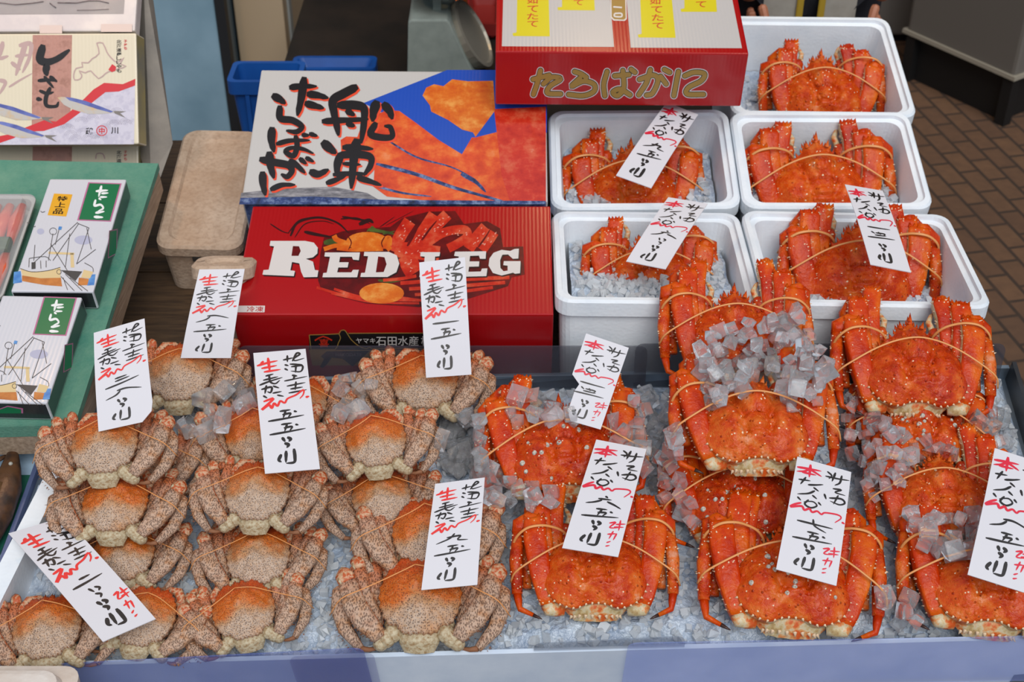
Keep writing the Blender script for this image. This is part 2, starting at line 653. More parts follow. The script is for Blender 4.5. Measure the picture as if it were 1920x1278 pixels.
# ------------------------------------------------------------------ crabs
def closed_outline(half, k=8):
    """half: points from the front middle round one side to the rear middle -> closed ring, counter-clockwise."""
    full = [Vector((x, y, 0)) for x, y in half]+[Vector((-x, y, 0)) for x, y in half[-2:0:-1]]
    n = len(full)
    out = []
    for i in range(n):
        a, b, c, d = full[i-1], full[i], full[(i+1) % n], full[(i+2) % n]
        for j in range(k):
            t = j/k
            out.append(.5*((2*b)+(c-a)*t+(2*a-5*b+4*c-d)*t*t+(3*b-a-3*c+d)*t**3))
    return out[::-1]
def carapace(mb, ring, ctr, H, rim, power, lobes, amp, nscale, seed, teeth=0, nr=20, drop=.03, shrink=.62, zf=None, rimmat=1):
    c = Vector((*ctr, 0))
    n = len(ring)
    rows = []
    sd = Vector((seed*7.3, seed*3.1, 0))
    if teeth:
        ring = [p+(p-c).normalized()*(teeth*(1 if i % 4 == 0 else -.3 if i % 4 == 2 else 0)) for i, p in enumerate(ring)]
    def zz(p, r):
        z = rim+H*(1-r**power)
        for lx, ly, lr, lh in lobes:
            for s in ((1, -1) if lx else (1,)):
                d2 = ((p.x-s*lx)**2+(p.y-ly)**2)/(lr*lr)
                z += lh*math.exp(-d2*1.6)*(1-r**4)
        z += amp*noise.noise((p+sd)*nscale)*(1-r**6)
        return z+(zf(p) if zf else 0)
    for i in range(1, nr+1):
        r = (i/nr)**.85
        row = []
        for p in ring:
            q = c+(p-c)*r
            row.append(Vector((q.x, q.y, zz(q, r))))
        rows.append(row)
    base = mb.quad_grid(rows[::-1], 0, True)
    mb.fan(rows[0], (c.x, c.y, zz(c, 0)), 0)
    edge = rows[-1]
    sk = [edge]
    for f, dz in ((1.0, -.005), (.96, -.012), (.86, -drop*.75), (shrink, -drop)):
        sk.append([Vector((c.x+(p.x-c.x)*f, c.y+(p.y-c.y)*f, max(p.z+dz, .001))) for p in edge])
    mb.quad_grid(sk[:2], 0, True)
    mb.quad_grid(sk[1:3], rimmat, True)
    mb.quad_grid(sk[2:], 1, True)
    mb.fan(sk[-1], (c.x, c.y, .001), 1)
    return zz
def spikes(mb, pts, ws, hs, up, cnt, r, h, mat, rng, where='top'):
    pts = [Vector(p) for p in pts]
    for _ in range(cnt):
        f = rng.uniform(0.03, .97)*(len(pts)-1)
        i = min(int(f), len(pts)-2)
        t = f-i
        q = pts[i].lerp(pts[i+1], t)
        w, hh = ws[i]*(1-t)+ws[i+1]*t, hs[i]*(1-t)+hs[i+1]*t
        d = (pts[i+1]-pts[i]).normalized()
        s = d.cross(up).normalized()
        n = s.cross(d).normalized()
        if where == 'edge':
            a = rng.choice((0, math.pi))+rng.uniform(-.25, .25)
        else:
            a = rng.uniform(-.2, math.pi+.2)
        p3 = .62
        o = s*(sgnpow(math.cos(a), p3)*w/2)+n*(sgnpow(math.sin(a), p3)*hh/2)
        mb.cone(q+o*.96, (s*math.cos(a)+n*math.sin(a)+d*rng.uniform(-.1, .35)), r*rng.uniform(.8, 1.2), h*rng.uniform(.7, 1.3), mat)

# --- hairy crab: carapace about 100 mm wide, head towards +y, legs folded along both sides
HHALF = [(0, .054), (.006, .058), (.012, .052), (.022, .055), (.032, .047), (.040, .037), (.047, .022), (.0505, .006), (.049, -.010), (.044, -.026), (.036, -.037), (.028, -.038), (.021, -.046), (.010, -.049), (0, -.0485)]
def hairy_meshes(seed):
    rng = random.Random(seed)
    P_ = {}
    mb = MB()
    ring = closed_outline(HHALF, 5)
    zz = carapace(mb, ring, (0, .004), .017, .034, 2.6, [(0, .02, .02, .004), (0, -.02, .016, .003), (.026, .0, .02, .003)], .0036, 80, seed, .0017, 24, .03, .7, None, 2)
    for p in ring[::3]:
        mb.cone(Vector((p.x, p.y, .034)), Vector((p.x, p.y, .01)), .0013, .003, 2, 4)
    P_['carapace'] = mb.mesh('carapace', [SHELL, PALE, HAIR])
    mb = MB()
    rows = []
    for y, w, z in ((-.040, .025, .029), (-.046, .026, .031), (-.0485, .0245, .0285), (-.0515, .0255, .030), (-.056, .024, .027), (-.058, .0225, .0245), (-.064, .018, .011)):
        rows.append([Vector((w*math.sin(a), y-.002*math.cos(a*2), z*(.35+.65*max(0, math.cos(a)**.5 if math.cos(a) > 0 else 0)))) for a in [(-1.5+3.0*i/12) for i in range(13)]])
    mb.quad_grid(rows)
    P_['abdomen'] = mb.mesh('abdomen', [PALE])
    up = Vector((0, -.25, 1)).normalized()
    for s in (1, -1):
        j = lambda a: rng.uniform(-a, a)
        # hind leg (on top), second leg, third leg: merus from the rear corner up and outwards, shin folded back outside
        specs = [
            ('a', [(.032, -.043, .021), (.040, -.049, .019)], (.048, -.054, .027), (.093+j(.004), .028+j(.006), .033), .029, .015, [(.101, .016, .022), (.101, -.008, .017), (.092, -.034, .014), (.072, -.059, .012)], .021),
            ('b', [(.034, -.030, .018)], (.050, -.030, .015), (.076+j(.004), .050+j(.006), .022), .022, .015, [(.084, .046, .021), (.091, .030, .014), (.094, .012, .009)], .015),
            ('c', [(.034, -.010, .014)], (.047, -.010, .010), (.057+j(.004), .060+j(.004), .016), .019, .014, [(.066, .060, .017), (.078, .052, .011)], .013),
        ]
        for nm, cox, b, k, w, h, shin, sw in specs:
            mb = MB()
            fx = lambda p: Vector((p[0]*s, p[1], p[2]))
            b, k = fx(b), fx(k)
            for ci, cx in enumerate(cox):
                mb.blob(fx(cx), (.0115, .0125, .0115) if nm == 'a' else (.010, .010, .010), 1)
            if nm == 'a':
                mb.blob(fx((.047, -.055, .016)), (.010, .009, .010), 1)
            bow = Vector((s*.006, -.004, .004))
            pts = [b, b.lerp(k, .12), b.lerp(k, .35)+bow*.8, b.lerp(k, .62)+bow, b.lerp(k, .88)+bow*.3, k]
            ws = [w*.55, w*.78, w, w*1.0, w*.86, w*.66]
            hs = [h*.8, h, h*1.05, h, h*.9, h*.75]
            mb.seg(pts, ws, hs, up, 0, 12, 3.2, ((5, 6) if s > 0 else (11, 0), 2))
            spikes(mb, pts, ws, hs, up, 44, .0007, .0034, 3, rng, 'edge')
            # knee: pale and orange bands
            d = (k-b).normalized()
            sh = [fx(p) for p in shin]
            kp = [k-d*.003, k+d*.003, k+d*.008+Vector((s*.001, 0, -.001)), k+d*.012+Vector((s*.003, 0, -.004)), k+d*.013+Vector((s*.004, 0, -.008))]
            mb.seg(kp, [w*.74, w*.84, w*.80, w*.66, w*.34], [h*.9, h*1.0, h*.95, h*.8, h*.4], up, 2, 14, 3.0)
            for q in range(4):
                c_ = k+d*(.003+.0022*(q % 2))+d.cross(up)*(w*.2*(q-1.5))+up*h*.36
                mb.seg([c_-d*.005, c_, c_+d*.0045], [.0025, .0042, .0015], [.002, .0034, .0012], up, 2 if q % 2 else 1, 6, 2)
            mb.seg([sh[0]+d*.004]+sh, [sw*.8]+[sw*f for f in ((1, 1.05, .9, .5) if len(sh) == 4 else (1, .9, .6) if len(sh) == 3 else (1, .7))], [sw*.6]*(len(sh)+1), up, 0, 10, 2.6, ((5, 6) if s > 0 else (11, 0), 3) if False else ((0, 9) if s > 0 else (4, 5), 3))
            spikes(mb, sh, [sw]*len(sh), [sw*.6]*len(sh), up, 26, .0007, .0034, 3, rng, 'edge')
            P_['leg_%s%d' % (nm, s)] = mb.mesh('leg', [HLEG, PALE, ORANGE, HAIR])
            if nm == 'a':
                mb = MB()
                e = sh[-1]
                mb.seg([e, e+Vector((-s*.010, .000, -.003)), e+Vector((-s*.020, .003, -.006)), e+Vector((-s*.030, .006, -.008))], [.008, .0062, .004, .0012], None, up, 0, 7, 2)
                P_['tip_%s%d' % (nm, s)] = mb.mesh('leg_tip', [HAIR])
        mb = MB()
        fx = lambda p: Vector((p[0]*s, p[1], p[2]))
        pts = [fx(p) for p in ((.040, .030, .012), (.044, .050, .014), (.034, .064, .016), (.018, .066, .015), (.006, .062, .014))]
        mb.seg(pts, [.016, .018, .017, .012, .003], [.014, .016, .015, .010, .003], up, 0, 9, 2.4)
        P_['claw_%d' % s] = mb.mesh('claw', [ORANGE])
    mb = MB()
    x0 = rng.uniform(-.008, .008)
    pk = (x0, .036+rng.uniform(-.006, .006), .0555)
    L = [(-.112, -.018, .02), (-.096, -.010, .047), (-.07, .002, .050), (-.045, .014, .0515), (-.02, .026, .0545), pk]
    R = [pk, (.02, .028, .0545), (.045, .016, .0515), (.07, .002, .050), (.096, -.012, .047), (.112, -.02, .02)]
    for pp in (L, R):
        pp = smooth3(pp)
        mb.seg(pp, [.0017]*len(pp), [.001]*len(pp), Vector((0, 0, 1)), 0, 6, 2)
    P_['rubber_band'] = mb.mesh('rubber_band', [RUBBER])
    return P_

# --- king crab: carapace about 150 mm wide, legs bundled upright on both sides
KHALF = [(0, .090), (.006, .080), (.013, .074), (.020, .075), (.026, .062), (.040, .052), (.055, .038), (.067, .022), (.0745, .002), (.0755, -.016), (.071, -.034), (.060, -.049), (.046, -.057), (.030, -.060), (.015, -.054), (0, -.052)]
def king_meshes(seed, barn=0, ll=1.0):
    rng = random.Random(seed)
    P_ = {}
    mb = MB()
    ring = closed_outline(KHALF, 5)
    def zf(p):                                         # groove between the stomach dome and the side lobes, furrow round the heart
        d1 = abs(abs(p.x)-(.018+.35*max(0, p.y-.0)))
        g = -.0075*math.exp(-(d1/.006)**2) if -.03 < p.y < .05 else 0
        d2 = abs(math.hypot(p.x, (p.y+.004)*1.6)-.026)
        return g-(.0055*math.exp(-(d2/.005)**2) if p.y < .012 else 0)
    zz = carapace(mb, ring, (0, .0), .024, .044, 2.3, [(0, .036, .024, .012), (0, -.02, .02, .006), (.042, -.012, .03, .008), (.05, .02, .016, .003)], .0045, 55, seed, .0, 28, .042, .6, zf)
    # tubercles and spines
    def top(x, y):
        p = Vector((x, y, 0))
        # ratio towards the outline
        a = math.atan2(y, x)
        best = min(ring, key=lambda q: abs((math.atan2(q.y, q.x)-a+math.pi) % (2*math.pi)-math.pi))
        r = min(1, p.length/max(best.length, 1e-6))
        return Vector((x, y, zz(p, r))), r
    for i in range(210):
        x, y = rng.uniform(-.07, .07), rng.uniform(-.056, .075)
        q, r = top(x, y)
        if r > .95:
            continue
        up = Vector((x*3, y*3-.02, .25)).normalized()
        big = rng.random() < .34
        rr = .0042 if big else .0021
        mb.cone(q-up*.0012, up, rr, .0046 if big else .0026, 3 if big or rng.random() < .72 else 2, 7)
    for i, p in enumerate(ring):
        if i % 3 == 0:
            front = p.y > .03
            d = Vector((p.x, p.y-.0, .006 if not front else .03)).normalized()
            mb.cone(Vector((p.x, p.y, .043)), d, .0026 if front else .002, .008 if front else .0042, 3 if front else 2, 5)
    mb.cone(Vector((0, .082, .046)), Vector((0, 1, .7)), .005, .018, 3, 6)
    for s in (-1, 1):
        mb.cone(Vector((s*.016, .071, .05)), Vector((s*.25, 1, .6)), .004, .012, 3, 6)
    P_['carapace'] = mb.mesh('carapace', [KING, CREAM, TIP, KING])
    if barn:
        for b in range(barn):
            while True:
                x, y = rng.uniform(-.062, .062), rng.uniform(-.05, .05)
                q, r = top(x, y)
                if r < .9:
                    break
            m2 = MB()
            R = rng.uniform(.0024, .0042)
            ringz = [[q+Vector((f*R*math.cos(2*math.pi*k/9), f*R*math.sin(2*math.pi*k/9), z)) for k in range(9)] for f, z in ((1.1, -.001), (.85, .0025), (.5, .003), (.35, .0012))]
            m2.quad_grid(ringz, 0, True)
            m2.fan(ringz[-1], q+Vector((0, 0, .001)), 0)
            P_['barnacle%d' % b] = m2.mesh('barnacle', [BARN])
    # abdomen flap
    mb = MB()
    rows = []
    for y, w, z in ((-.046, .054, .036), (-.053, .050, .032), (-.057, .043, .027), (-.062, .037, .021), (-.067, .030, .011)):
        rows.append([Vector((w*math.sin(a), y+.004*math.sin(a)**2+.0015*noise.noise((a*3, y*90, seed)), z*(.45+.55*max(0, math.cos(a)))+.002*noise.noise((a*4, y*70, seed+5)))) for a in [(-1.5+3.0*i/22) for i in range(23)]])
    mb.quad_grid(rows)
    for p in rows[-2][2:-2:2]:
        mb.cone(p, Vector((p.x, -.06, -.01)), .003, .007, 1, 5)
    P_['abdomen'] = mb.mesh('abdomen', [CREAM, TIP])
    up = Vector((0, -.3, 1)).normalized()
    for s in (1, -1):
        fx = lambda p: Vector((p[0]*s, p[1], p[2]))
        j = lambda a: rng.uniform(-a, a)
        specs = [
            ('a', (.070, -.048, .026), (.093+j(.006), .088+j(.014), .058), .033, .024, [(.111, .074, .046), (.116, .022, .034), (.114, -.028, .022)], .019, [(.110, -.050, .018), (.078, -.066, .018)]),
            ('b', (.064, -.020, .018), (.076+j(.006), .122+j(.014), .054), .030, .023, [(.094, .108, .032), (.100, .04, .014), (.099, -.012, .008)], .016, None),
            ('c', (.056, .004, .014), (.054+j(.005), .146+j(.014), .048), .027, .022, [(.064, .134, .028), (.080, .07, .012)], .015, None),
        ]
        for nm, b, k, w, h, shin, sw, tip in specs:
            mb = MB()
            k = (k[0], k[1]*ll, k[2])
            shin = [(q[0], q[1]*ll if q[1] > 0 else q[1], q[2]) for q in shin]
            b, k = fx(b), fx(k)
            cx = b+Vector((-s*.012, -.004, -.004))
            mb.seg([cx-Vector((s*.012, 0, .002)), cx, b+Vector((-s*.002, -.004, 0)), b], [.018, .022, w*.74, w*.62], [.014, .017, h*.75, h*.7], up, 1, 10, 2.4)
            bow = Vector((s*.004, 0, .003))
            pts = [b, b.lerp(k, .1), b.lerp(k, .4)+bow, b.lerp(k, .75)+bow, b.lerp(k, .95), k]
            ws = [w*.6, w*.82, w*.98, w*1.06, w*1.05, w*.9]
            hs = [h*.7, h*.85, h*.9, h*.95, h*.95, h*.8]
            mb.seg(pts, ws, hs, up, 0, 16, 5.5, ((7, 8) if s > 0 else (15, 0), 1))
            spikes(mb, pts, ws, hs, up, 46, .0013, .0034, 2, rng)
            spikes(mb, pts, ws, hs, up, 18, .0015, .0042, 2, rng, 'edge')
            d = (k-b).normalized()
            side = d.cross(up).normalized()
            for q in range(5):                         # crown of spines on the knee
                mb.cone(k+side*(w*.2*(q-2))+up*h*.15, d+up*.3+side*(q-2)*.15, .004, .007, 0, 5)
            sh = [fx(p) for p in shin]
            mb.seg([k-d*.006, k+d*.002+(sh[0]-k)*.3, sh[0]+d*.004, sh[0].lerp(sh[1], .15)], [w*.8, w*.78, sw*1.25, sw*1.1], [h*.8, h*.85, h*.8, sw], up, 0, 9, 2.8)
            n = len(sh)
            wf = [1, 1.05, .85][:n] if n == 3 else [1, .7]
            mb.seg(sh, [sw*f for f in wf], [sw*.9*f for f in wf], up, 3, 9, 2.6)
            spikes(mb, sh, [sw*f for f in wf], [sw*.9*f for f in wf], up, 22, .0012, .003, 2, rng)
            P_['leg_%s%d' % (nm, s)] = mb.mesh('leg', [KLEG, CREAM, TIP, KING])
            if tip:
                mb = MB()
                e, t1, t2 = sh[-1], fx(tip[0]), fx(tip[1])
                mb.seg([e, e.lerp(t1, .5), t1, t1.lerp(t2, .6)], [sw*.7, sw*.6, sw*.48, sw*.32], None, up, 0, 8, 2.2)
                mb.seg([t1.lerp(t2, .6), t1.lerp(t2, .85), t2], [sw*.32, sw*.2, sw*.05], None, up, 1, 7, 2)
                P_['tip_%s%d' % (nm, s)] = mb.mesh('leg_tip', [KLEG, BLACKTIP])
        mb = MB()
        a, b2 = fx((.046, .045, .02)), fx((.044, .083, .03))
        mb.seg([a, a.lerp(b2, .4), a.lerp(b2, .8), b2], [.014, .022, .027, .02], [.014, .02, .022, .016], up, 0, 9, 2.8)
        spikes(mb, [a, b2], [.024]*2, [.022]*2, up, 16, .0016, .005, 2, rng)
        for q in (-1, 1):
            mb.seg([b2+Vector((q*.006, -.002, 0)), b2+Vector((q*.010, .012, .001)), b2+Vector((q*.005, .024, 0)), b2+Vector((q*.001, .030, 0))], [.011, .010, .007, .002], None, up, 0 if q*s > 0 else 1, 7, 2.2)
        P_['claw_%d' % s] = mb.mesh('claw', [KING, CREAM, TIP])
    # bands: one right across, one round each bundle
    dy = rng.uniform(-.008, .012)
    mb = MB()
    pts = [(-.124, -.012+dy, .03), (-.116, -.006+dy, .052), (-.09, .008+dy, .064), (-.06, .024+dy, .070), (-.03, .034+dy, .0765), (0, .038+dy, .0795), (.03, .034+dy, .0765), (.06, .024+dy, .070), (.09, .006+dy, .064), (.116, -.010+dy, .052), (.124, -.018+dy, .03)]
    pts = smooth3(pts)
    mb.seg(pts, [.003]*len(pts), [.0012]*len(pts), Vector((0, -.2, 1)), 0, 6, 2)
    P_['rubber_band'] = mb.mesh('rubber_band', [RUBBER])
    for s in (1, -1):
        mb = MB()
        yy = .058+rng.uniform(-.01, .012)
        pts = [(s*.122, yy-.012, .03), (s*.116, yy-.004, .056), (s*.1, yy+.004, .0705), (s*.08, yy+.008, .072), (s*.062, yy+.010, .064), (s*.046, yy+.008, .054), (s*.036, yy+.004, .036), (s*.036, yy-.004, .02)]
        pts = smooth3(pts)
        mb.seg(pts, [.004]*len(pts), [.0012]*len(pts), Vector((0, -.2, 1)), 0, 6, 2)
        P_['rubber_band_%d' % s] = mb.mesh('rubber_band', [RUBBER])
    return P_

def build_crab(name, parts):
    root = bpy.data.objects.new(name, None)
    root.empty_display_size = .03
    C.objects.link(root)
    made = {}
    for k, me in parts.items():
        o = bpy.data.objects.new(me.name.split('.')[0], me)
        C.objects.link(o)
        if k.startswith('tip_'):
            o.parent = made['leg_'+k[4:]]
        elif k.startswith('barnacle'):
            o.parent = made['carapace']
        else:
            o.parent = root
        made[k] = o
    return root
def copy_tree(o, parent=None):
    c = o.copy()
    C.objects.link(c)
    c.parent = parent
    for ch in o.children:
        copy_tree(ch, c)
    return c
STALL_R = Matrix.Rotation(T12, 3, 'X')
def pose(root, u, v, hb, scale, roll, tilt, ctr_z, label, cat, group=None, z=None, yaw=0):
    """Centre of the carapace at a measured place, hb above the ice (or at world height z)."""
    cz = ctr_z*scale
    q = Pz(u, v, z) if z is not None else P(u, v, hb+cz)
    R = STALL_R @ Matrix.Rotation(math.radians(tilt), 3, 'X') @ Matrix.Rotation(math.radians(yaw), 3, 'Y') @ Matrix.Rotation(math.radians(roll), 3, 'Z')
    m = (R*scale).to_4x4()
    m.translation = q-R @ Vector((0, 0, cz))
    root.matrix_world = m
    tag(root, label, cat, group)
    return root

HV = [hairy_meshes(s) for s in (11, 23, 37)]
KV = [king_meshes(s, b, l) for s, b, l in ((5, 0, .93), (17, 0, 1), (29, 0, 1.04), (43, 16, .95), (51, 14, .95), (61, 0, .72), (67, 0, .76))]
HG, KG = 'hairy crabs piled on the ice', 'king crabs piled on the ice'
HAIRY = [  # variant, u, v, h, scale, roll, tilt, label
    (0, 787, 1110, .0, 0.993, 0, 3, 'biggest hairy crab, in the front row beside the king crabs'),
    (1, 802, 992, .012, 0.888, 2, 4, 'hairy crab just behind the biggest one, half under the nine five price card'),
    (2, 480, 915, .05, 0.793, -1, 5, 'orange-backed hairy crab on top of the middle stack, below the tall card'),
    (1, 482, 1036, .0, 0.774, 1, 3, 'hairy crab at the bottom of the middle stack, bare ice before it'),
    (0, 192, 826, .09, 0.812, 4, 6, 'hairy crab on top of the three-crab stack by the green board'),
    (2, 212, 935, .045, 0.802, 0, 4, 'hairy crab in the middle of the three-crab stack'),
    (1, 228, 1030, .0, 0.764, 4, 3, 'hairy crab at the bottom of the three-crab stack, mostly covered'),
    (2, 335, 692, .03, 0.859, 2, 8, 'dull brown hairy crab at the back by the dirty foam boxes'),
    (0, 268, 855, .02, 0.764, 3, 6, 'hairy crab hidden behind the three-crab stack, only its folded legs show'),
    (1, 478, 806, .03, 0.802, 4, 8, 'hairy crab behind the middle stack, its back covered by the tall card'),
    (2, 556, 752, .0, 0.783, -2, 8, 'hairy crab at the back behind the tall card, only its folded legs show'),
    (0, 796, 706, .02, 0.879, -1, 8, 'hairy crab at the back in front of the red carton'),
    (1, 704, 818, .06, 0.764, 8, 5, 'tilted orange hairy crab on top of the two-crab stack beside the ice cubes'),
    (2, 714, 925, .012, 0.745, 9, 3, 'tilted hairy crab under another in the two-crab stack beside the ice cubes'),
    (1, 84, 1170, .0, 0.802, 9, 0, 'brown hairy crab in the front corner of the tray by the foam lid'),
    (2, 266, 1150, -.004, 0.764, -10, 0, 'dark hairy crab in the front row below the slanting price card'),
    (0, 455, 1138, .0, 0.745, 16, 2, 'small orange hairy crab in the front row tilted up on one side'),
]
KINGS = [
    (0, 1117, 1058, .0, 0.851, 0, 5, 'king crab in the front row next to the hairy crabs, legs folded tight both sides'),
    (3, 1058, 836, .025, 0.897, 4, 6, 'barnacled king crab behind the front row, ice cubes across its head'),
    (1, 1420, 786, .08, 0.878, 0, 6, 'king crab on top of the tall heap with ice cubes heaped on its head'),
    (2, 1385, 622, .075, 0.851, -1, 12, 'king crab at the back of the tall heap, legs up against the white boxes'),
    (0, 1722, 684, .055, 0.897, -2, 10, 'whole king crab lying highest at the corner of the tray, beside the brick floor'),
    (3, 1392, 925, .0, 0.842, 3, 3, 'dark red king crab at the bottom of the tall heap'),
    (4, 1490, 1078, .0, 0.935, -6, 3, 'white-spotted king crab in the front row under the card reading seven five'),
    (4, 1730, 800, .01, 0.787, -8, 4, 'king crab buried in ice under the highest one at the tray corner'),
    (2, 1775, 930, .01, 0.805, -3, 6, 'dark king crab half buried in ice behind the front corner one'),
    (1, 1862, 1086, .0, 0.897, -8, 4, 'pale-patched king crab at the front corner of the tray'),
]
for lst, var, nm, cz, cat, grp in ((HAIRY, HV, 'hairy_crab', .045, 'crab', HG), (KINGS, KV, 'king_crab', .06, 'crab', KG)):
    proto = {}
    for vi, u, v, h, sc, roll, tilt, lab in lst:
        if vi not in proto:
            proto[vi] = r = build_crab(nm, var[vi])
        else:
            r = copy_tree(proto[vi])
        pose(r, u, v, h, sc, roll, tilt, cz, lab, cat, grp)
    if nm == 'king_crab':
        KPROTO = proto
BOXED = [  # variant, u, v, world height of the middle, scale, roll, tilt
    (5, 1547, 172, .585, .90, 0, 26, 'king crab in the topmost white foam box behind the red carton'),
    (6, 1542, 348, .535, 1.02, 2, 26, 'king crab in the middle white foam box by the floor side, card at its corner'),
    (6, 1620, 512, .510, 1.0, -1, 24, 'king crab in the lowest white foam box by the floor side'),
    (5, 1190, 350, .530, .95, 2, 24, 'king crab in the white foam box below the red carton, card across its back'),
    (5, 1222, 515, .515, .84, 2, 24, 'small king crab sunk in crushed ice in the white foam box beside the red carton'),
]
for vi, u, v, z, sc, roll, tilt, lab in BOXED:
    if vi not in KPROTO:
        KPROTO[vi] = r = build_crab('king_crab', KV[vi])
    else:
        r = copy_tree(KPROTO[vi])
    pose(r, u, v, 0, sc, roll, tilt, .06, lab, 'crab', 'king crabs in the white foam boxes', z=z)

# ------------------------------------------------------------------ tray, table
def rrect(x0, y0, x1, y1, r, z, n=5):
    out = []
    for cx, cy, a0 in ((x1-r, y1-r, 0), (x0+r, y1-r, 90), (x0+r, y0+r, 180), (x1-r, y0+r, 270)):
        for i in range(n+1):
            a = math.radians(a0+90*i/n)
            out.append(Vector((cx+r*math.cos(a), cy+r*math.sin(a), z)))
    return out
def slab(pts, thick, o, mat=0, mb=None, side=None):
    """pts: world points of the upper face; thickness goes down the stall normal; o: origin of the thing."""
    mb = mb or MB()
    mb.prism([p-o for p in pts], -NST*thick, mat, side)
    return mb

WOOD = mat_wood('table_planks', '59432c', '342417')
o = Vector((0, 1.6, .318))
t = thing('market_table', 'brown plank table sloping towards the customers under the cartons and foam boxes', 'table', o)
for k in range(4):
    mb = MB()
    a, b = k*.17, k*.17+.167
    pts = [Vector((x, y*math.cos(T12), y*math.sin(T12))) for x, y in ((-1.05, a), (.6, a), (.6, b), (-1.05, b))]
    mb.prism(pts, -NST*.03)
    obj('plank', mb, WOOD, t)
for x in (-1.0, .52):
    for y in (.04, .6):
        mb = MB()
        mb.box((x, y, FLOOR-o.z), (x+.06, y+.06, y*math.tan(T12)-.032))
        obj('leg', mb, WOOD, t)

FL, FR, BR, BL = P(-75, 1247, 0), P(2040, 1189, 0), P(1893, 690, 0), P(120, 720, 0)
o = (FL+FR)/2-NST*.05
tray = thing('display_tray', 'sloping steel tray full of crushed ice and crabs, with a blue-grey front lip', 'tray', o)
mb = slab([p-NST*.025 for p in (FL, FR, BR, BL)], .012, o)
obj('tray_floor', mb, STEEL, tray)
def wall(a, b, up, dn, th, nm, m, par, org):
    d = (b-a).normalized()
    s = d.cross(NST).normalized()*th
    mb = MB()
    mb.prism([a-NST*dn-org, b-NST*dn-org, b+s-NST*dn-org, a+s-NST*dn-org], NST*(up+dn))
    return obj(nm, mb, m, par)
LIP = M('lip_steel', 'd3dfee', .42, 'bfcee2', 12, .35, .65, .15, 160)
wall(FL, FR, .003, .2, .006, 'front_lip', LIP, tray, o)
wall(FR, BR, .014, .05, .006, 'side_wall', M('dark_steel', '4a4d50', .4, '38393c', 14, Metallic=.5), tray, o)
wall(BR, BL, .0, .05, .006, 'back_wall', STEEL, tray, o)
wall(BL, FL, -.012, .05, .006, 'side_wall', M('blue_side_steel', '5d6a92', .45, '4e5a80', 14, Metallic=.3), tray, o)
for p, up in ((FL, .05), (FR, -.05), (BR, -.05), (BL, .05)):
    q = p+Vector((up, .03 if p.y < 1.4 else -.04, 0))
    mb = MB()
    mb.box((q.x-o.x-.02, q.y-o.y-.02, FLOOR-o.z), (q.x-o.x+.02, q.y-o.y+.02, q.z-.04-o.z))
    obj('leg', mb, STEEL, tray)
fdir = (FR-FL).normalized()
fn = fdir.cross(NST).normalized()                      # outwards, towards the customers
def film(u0, v0, u1, v1, off, label, m, drop=.11):
    a = Ppl(u0, v0, FL+fn*off, fn)
    b = Ppl(u1, v1, FL+fn*off, fn)
    org = a-NST*drop
    mb = MB()
    r = .012
    L = (b-a).length
    ex = (b-a).normalized()
    ez = ex.cross(fn).normalized()
    if ez.z < 0:
        ez = -ez
    pts = [a+ex*p.x+ez*(p.y) for p in rrect(0, -drop, L, 0, r, 0, 4)]
    mb.prism([p-org for p in pts], fn*.0016)
    ob = obj('plastic_film', mb, m)
    ob.location = org
    return tag(ob, label, 'plastic sheet', None)
FILMB = mat_film('blue_film', '5f72c0', .3)
FILMC = mat_film('pale_blue_film', '93a8f4', .2)
film(-60, 1252, 681, 1213, .009, 'blue clear plastic sheet over the tray lip below the small hairy crabs', FILMB)
film(541, 1230, 700, 1222, .012, 'short strip of blue plastic doubled over the lip under the big front hairy crab', mat_film('grey_film', '6064a8', .18))
film(1178, 1204, 2020, 1190, .009, 'long blue clear plastic sheet over the lip below the king crabs', FILMC)
film(1000, 1205, 1285, 1191, .0025, 'clear grey plastic sheet overlapping the lip in front of the first king crab', mat_film('smoke_film', '7c889a', .35))
SMOKE = mat_film('smoky_plate', '484a56', .42)
def plate(u0, u1, vt, y, label, hgt=.14):
    a, b = Py(u0, vt, y), Py(u1, vt-2, y)
    L = b.x-a.x
    mb = MB()
    mb.prism([Vector((p.x, 0, p.y)) for p in rrect(0, 0, L, hgt, .012, 0, 4)], Vector((0, .003, 0)))
    ob = obj('splash_plate', mb, SMOKE)
    ob.location = a-Vector((0, 0, hgt))
    ob.rotation_euler = (0, 0, math.atan2(b.y-a.y, b.x-a.x))
    return tag(ob, label, 'plastic plate')
plate(445, 1215, 650, 1.578, 'smoky see-through plate standing in the ice before the red carton')
plate(1192, 1889, 646, 1.585, 'smoky see-through plate before the white foam boxes, its corner showing over the floor')

# white foam strip, blue tray with dried fish at the side
q = [P(*a, .03) for a in ((112, 836), (128, 872), (-52, 1235), (-95, 1240))]
ob = obj('foam_strip', slab(q, .06, q[0]-NST*.06), FOAM, None)
ob.location = q[0]-NST*.06
tag(ob, 'long white foam strip along the edge of the tray beside the dried fish', 'foam strip')
q = [P(*a, -.03) for a in ((-160, 836), (104, 836), (-30, 1130), (-260, 1130))]
t = thing('fish_tray', 'pale blue foam tray lined with a green sheet, dried fish on it', 'tray', q[0]-NST*.04)
obj('tray_body', slab(q, .04, q[0]-NST*.04), mat_foam('blue_foam', 'a9c3d8', '9ab6cf'), t)
q2 = [P(*a, -.026) for a in ((-160, 890), (68, 890), (-35, 1110), (-260, 1110))]
obj('liner_sheet', slab(q2, .004, q[0]-NST*.04), M('green_liner', '1d6a58', .5, '175546', 30), t)
FISHM = M('dried_fish_skin', '5a3a22', .35, '2c1f18', 40, .4, .65, .4, 120, .002)
FISHP = M('dried_fish_belly', '7d5c3a', .4, '4b3422', 55)
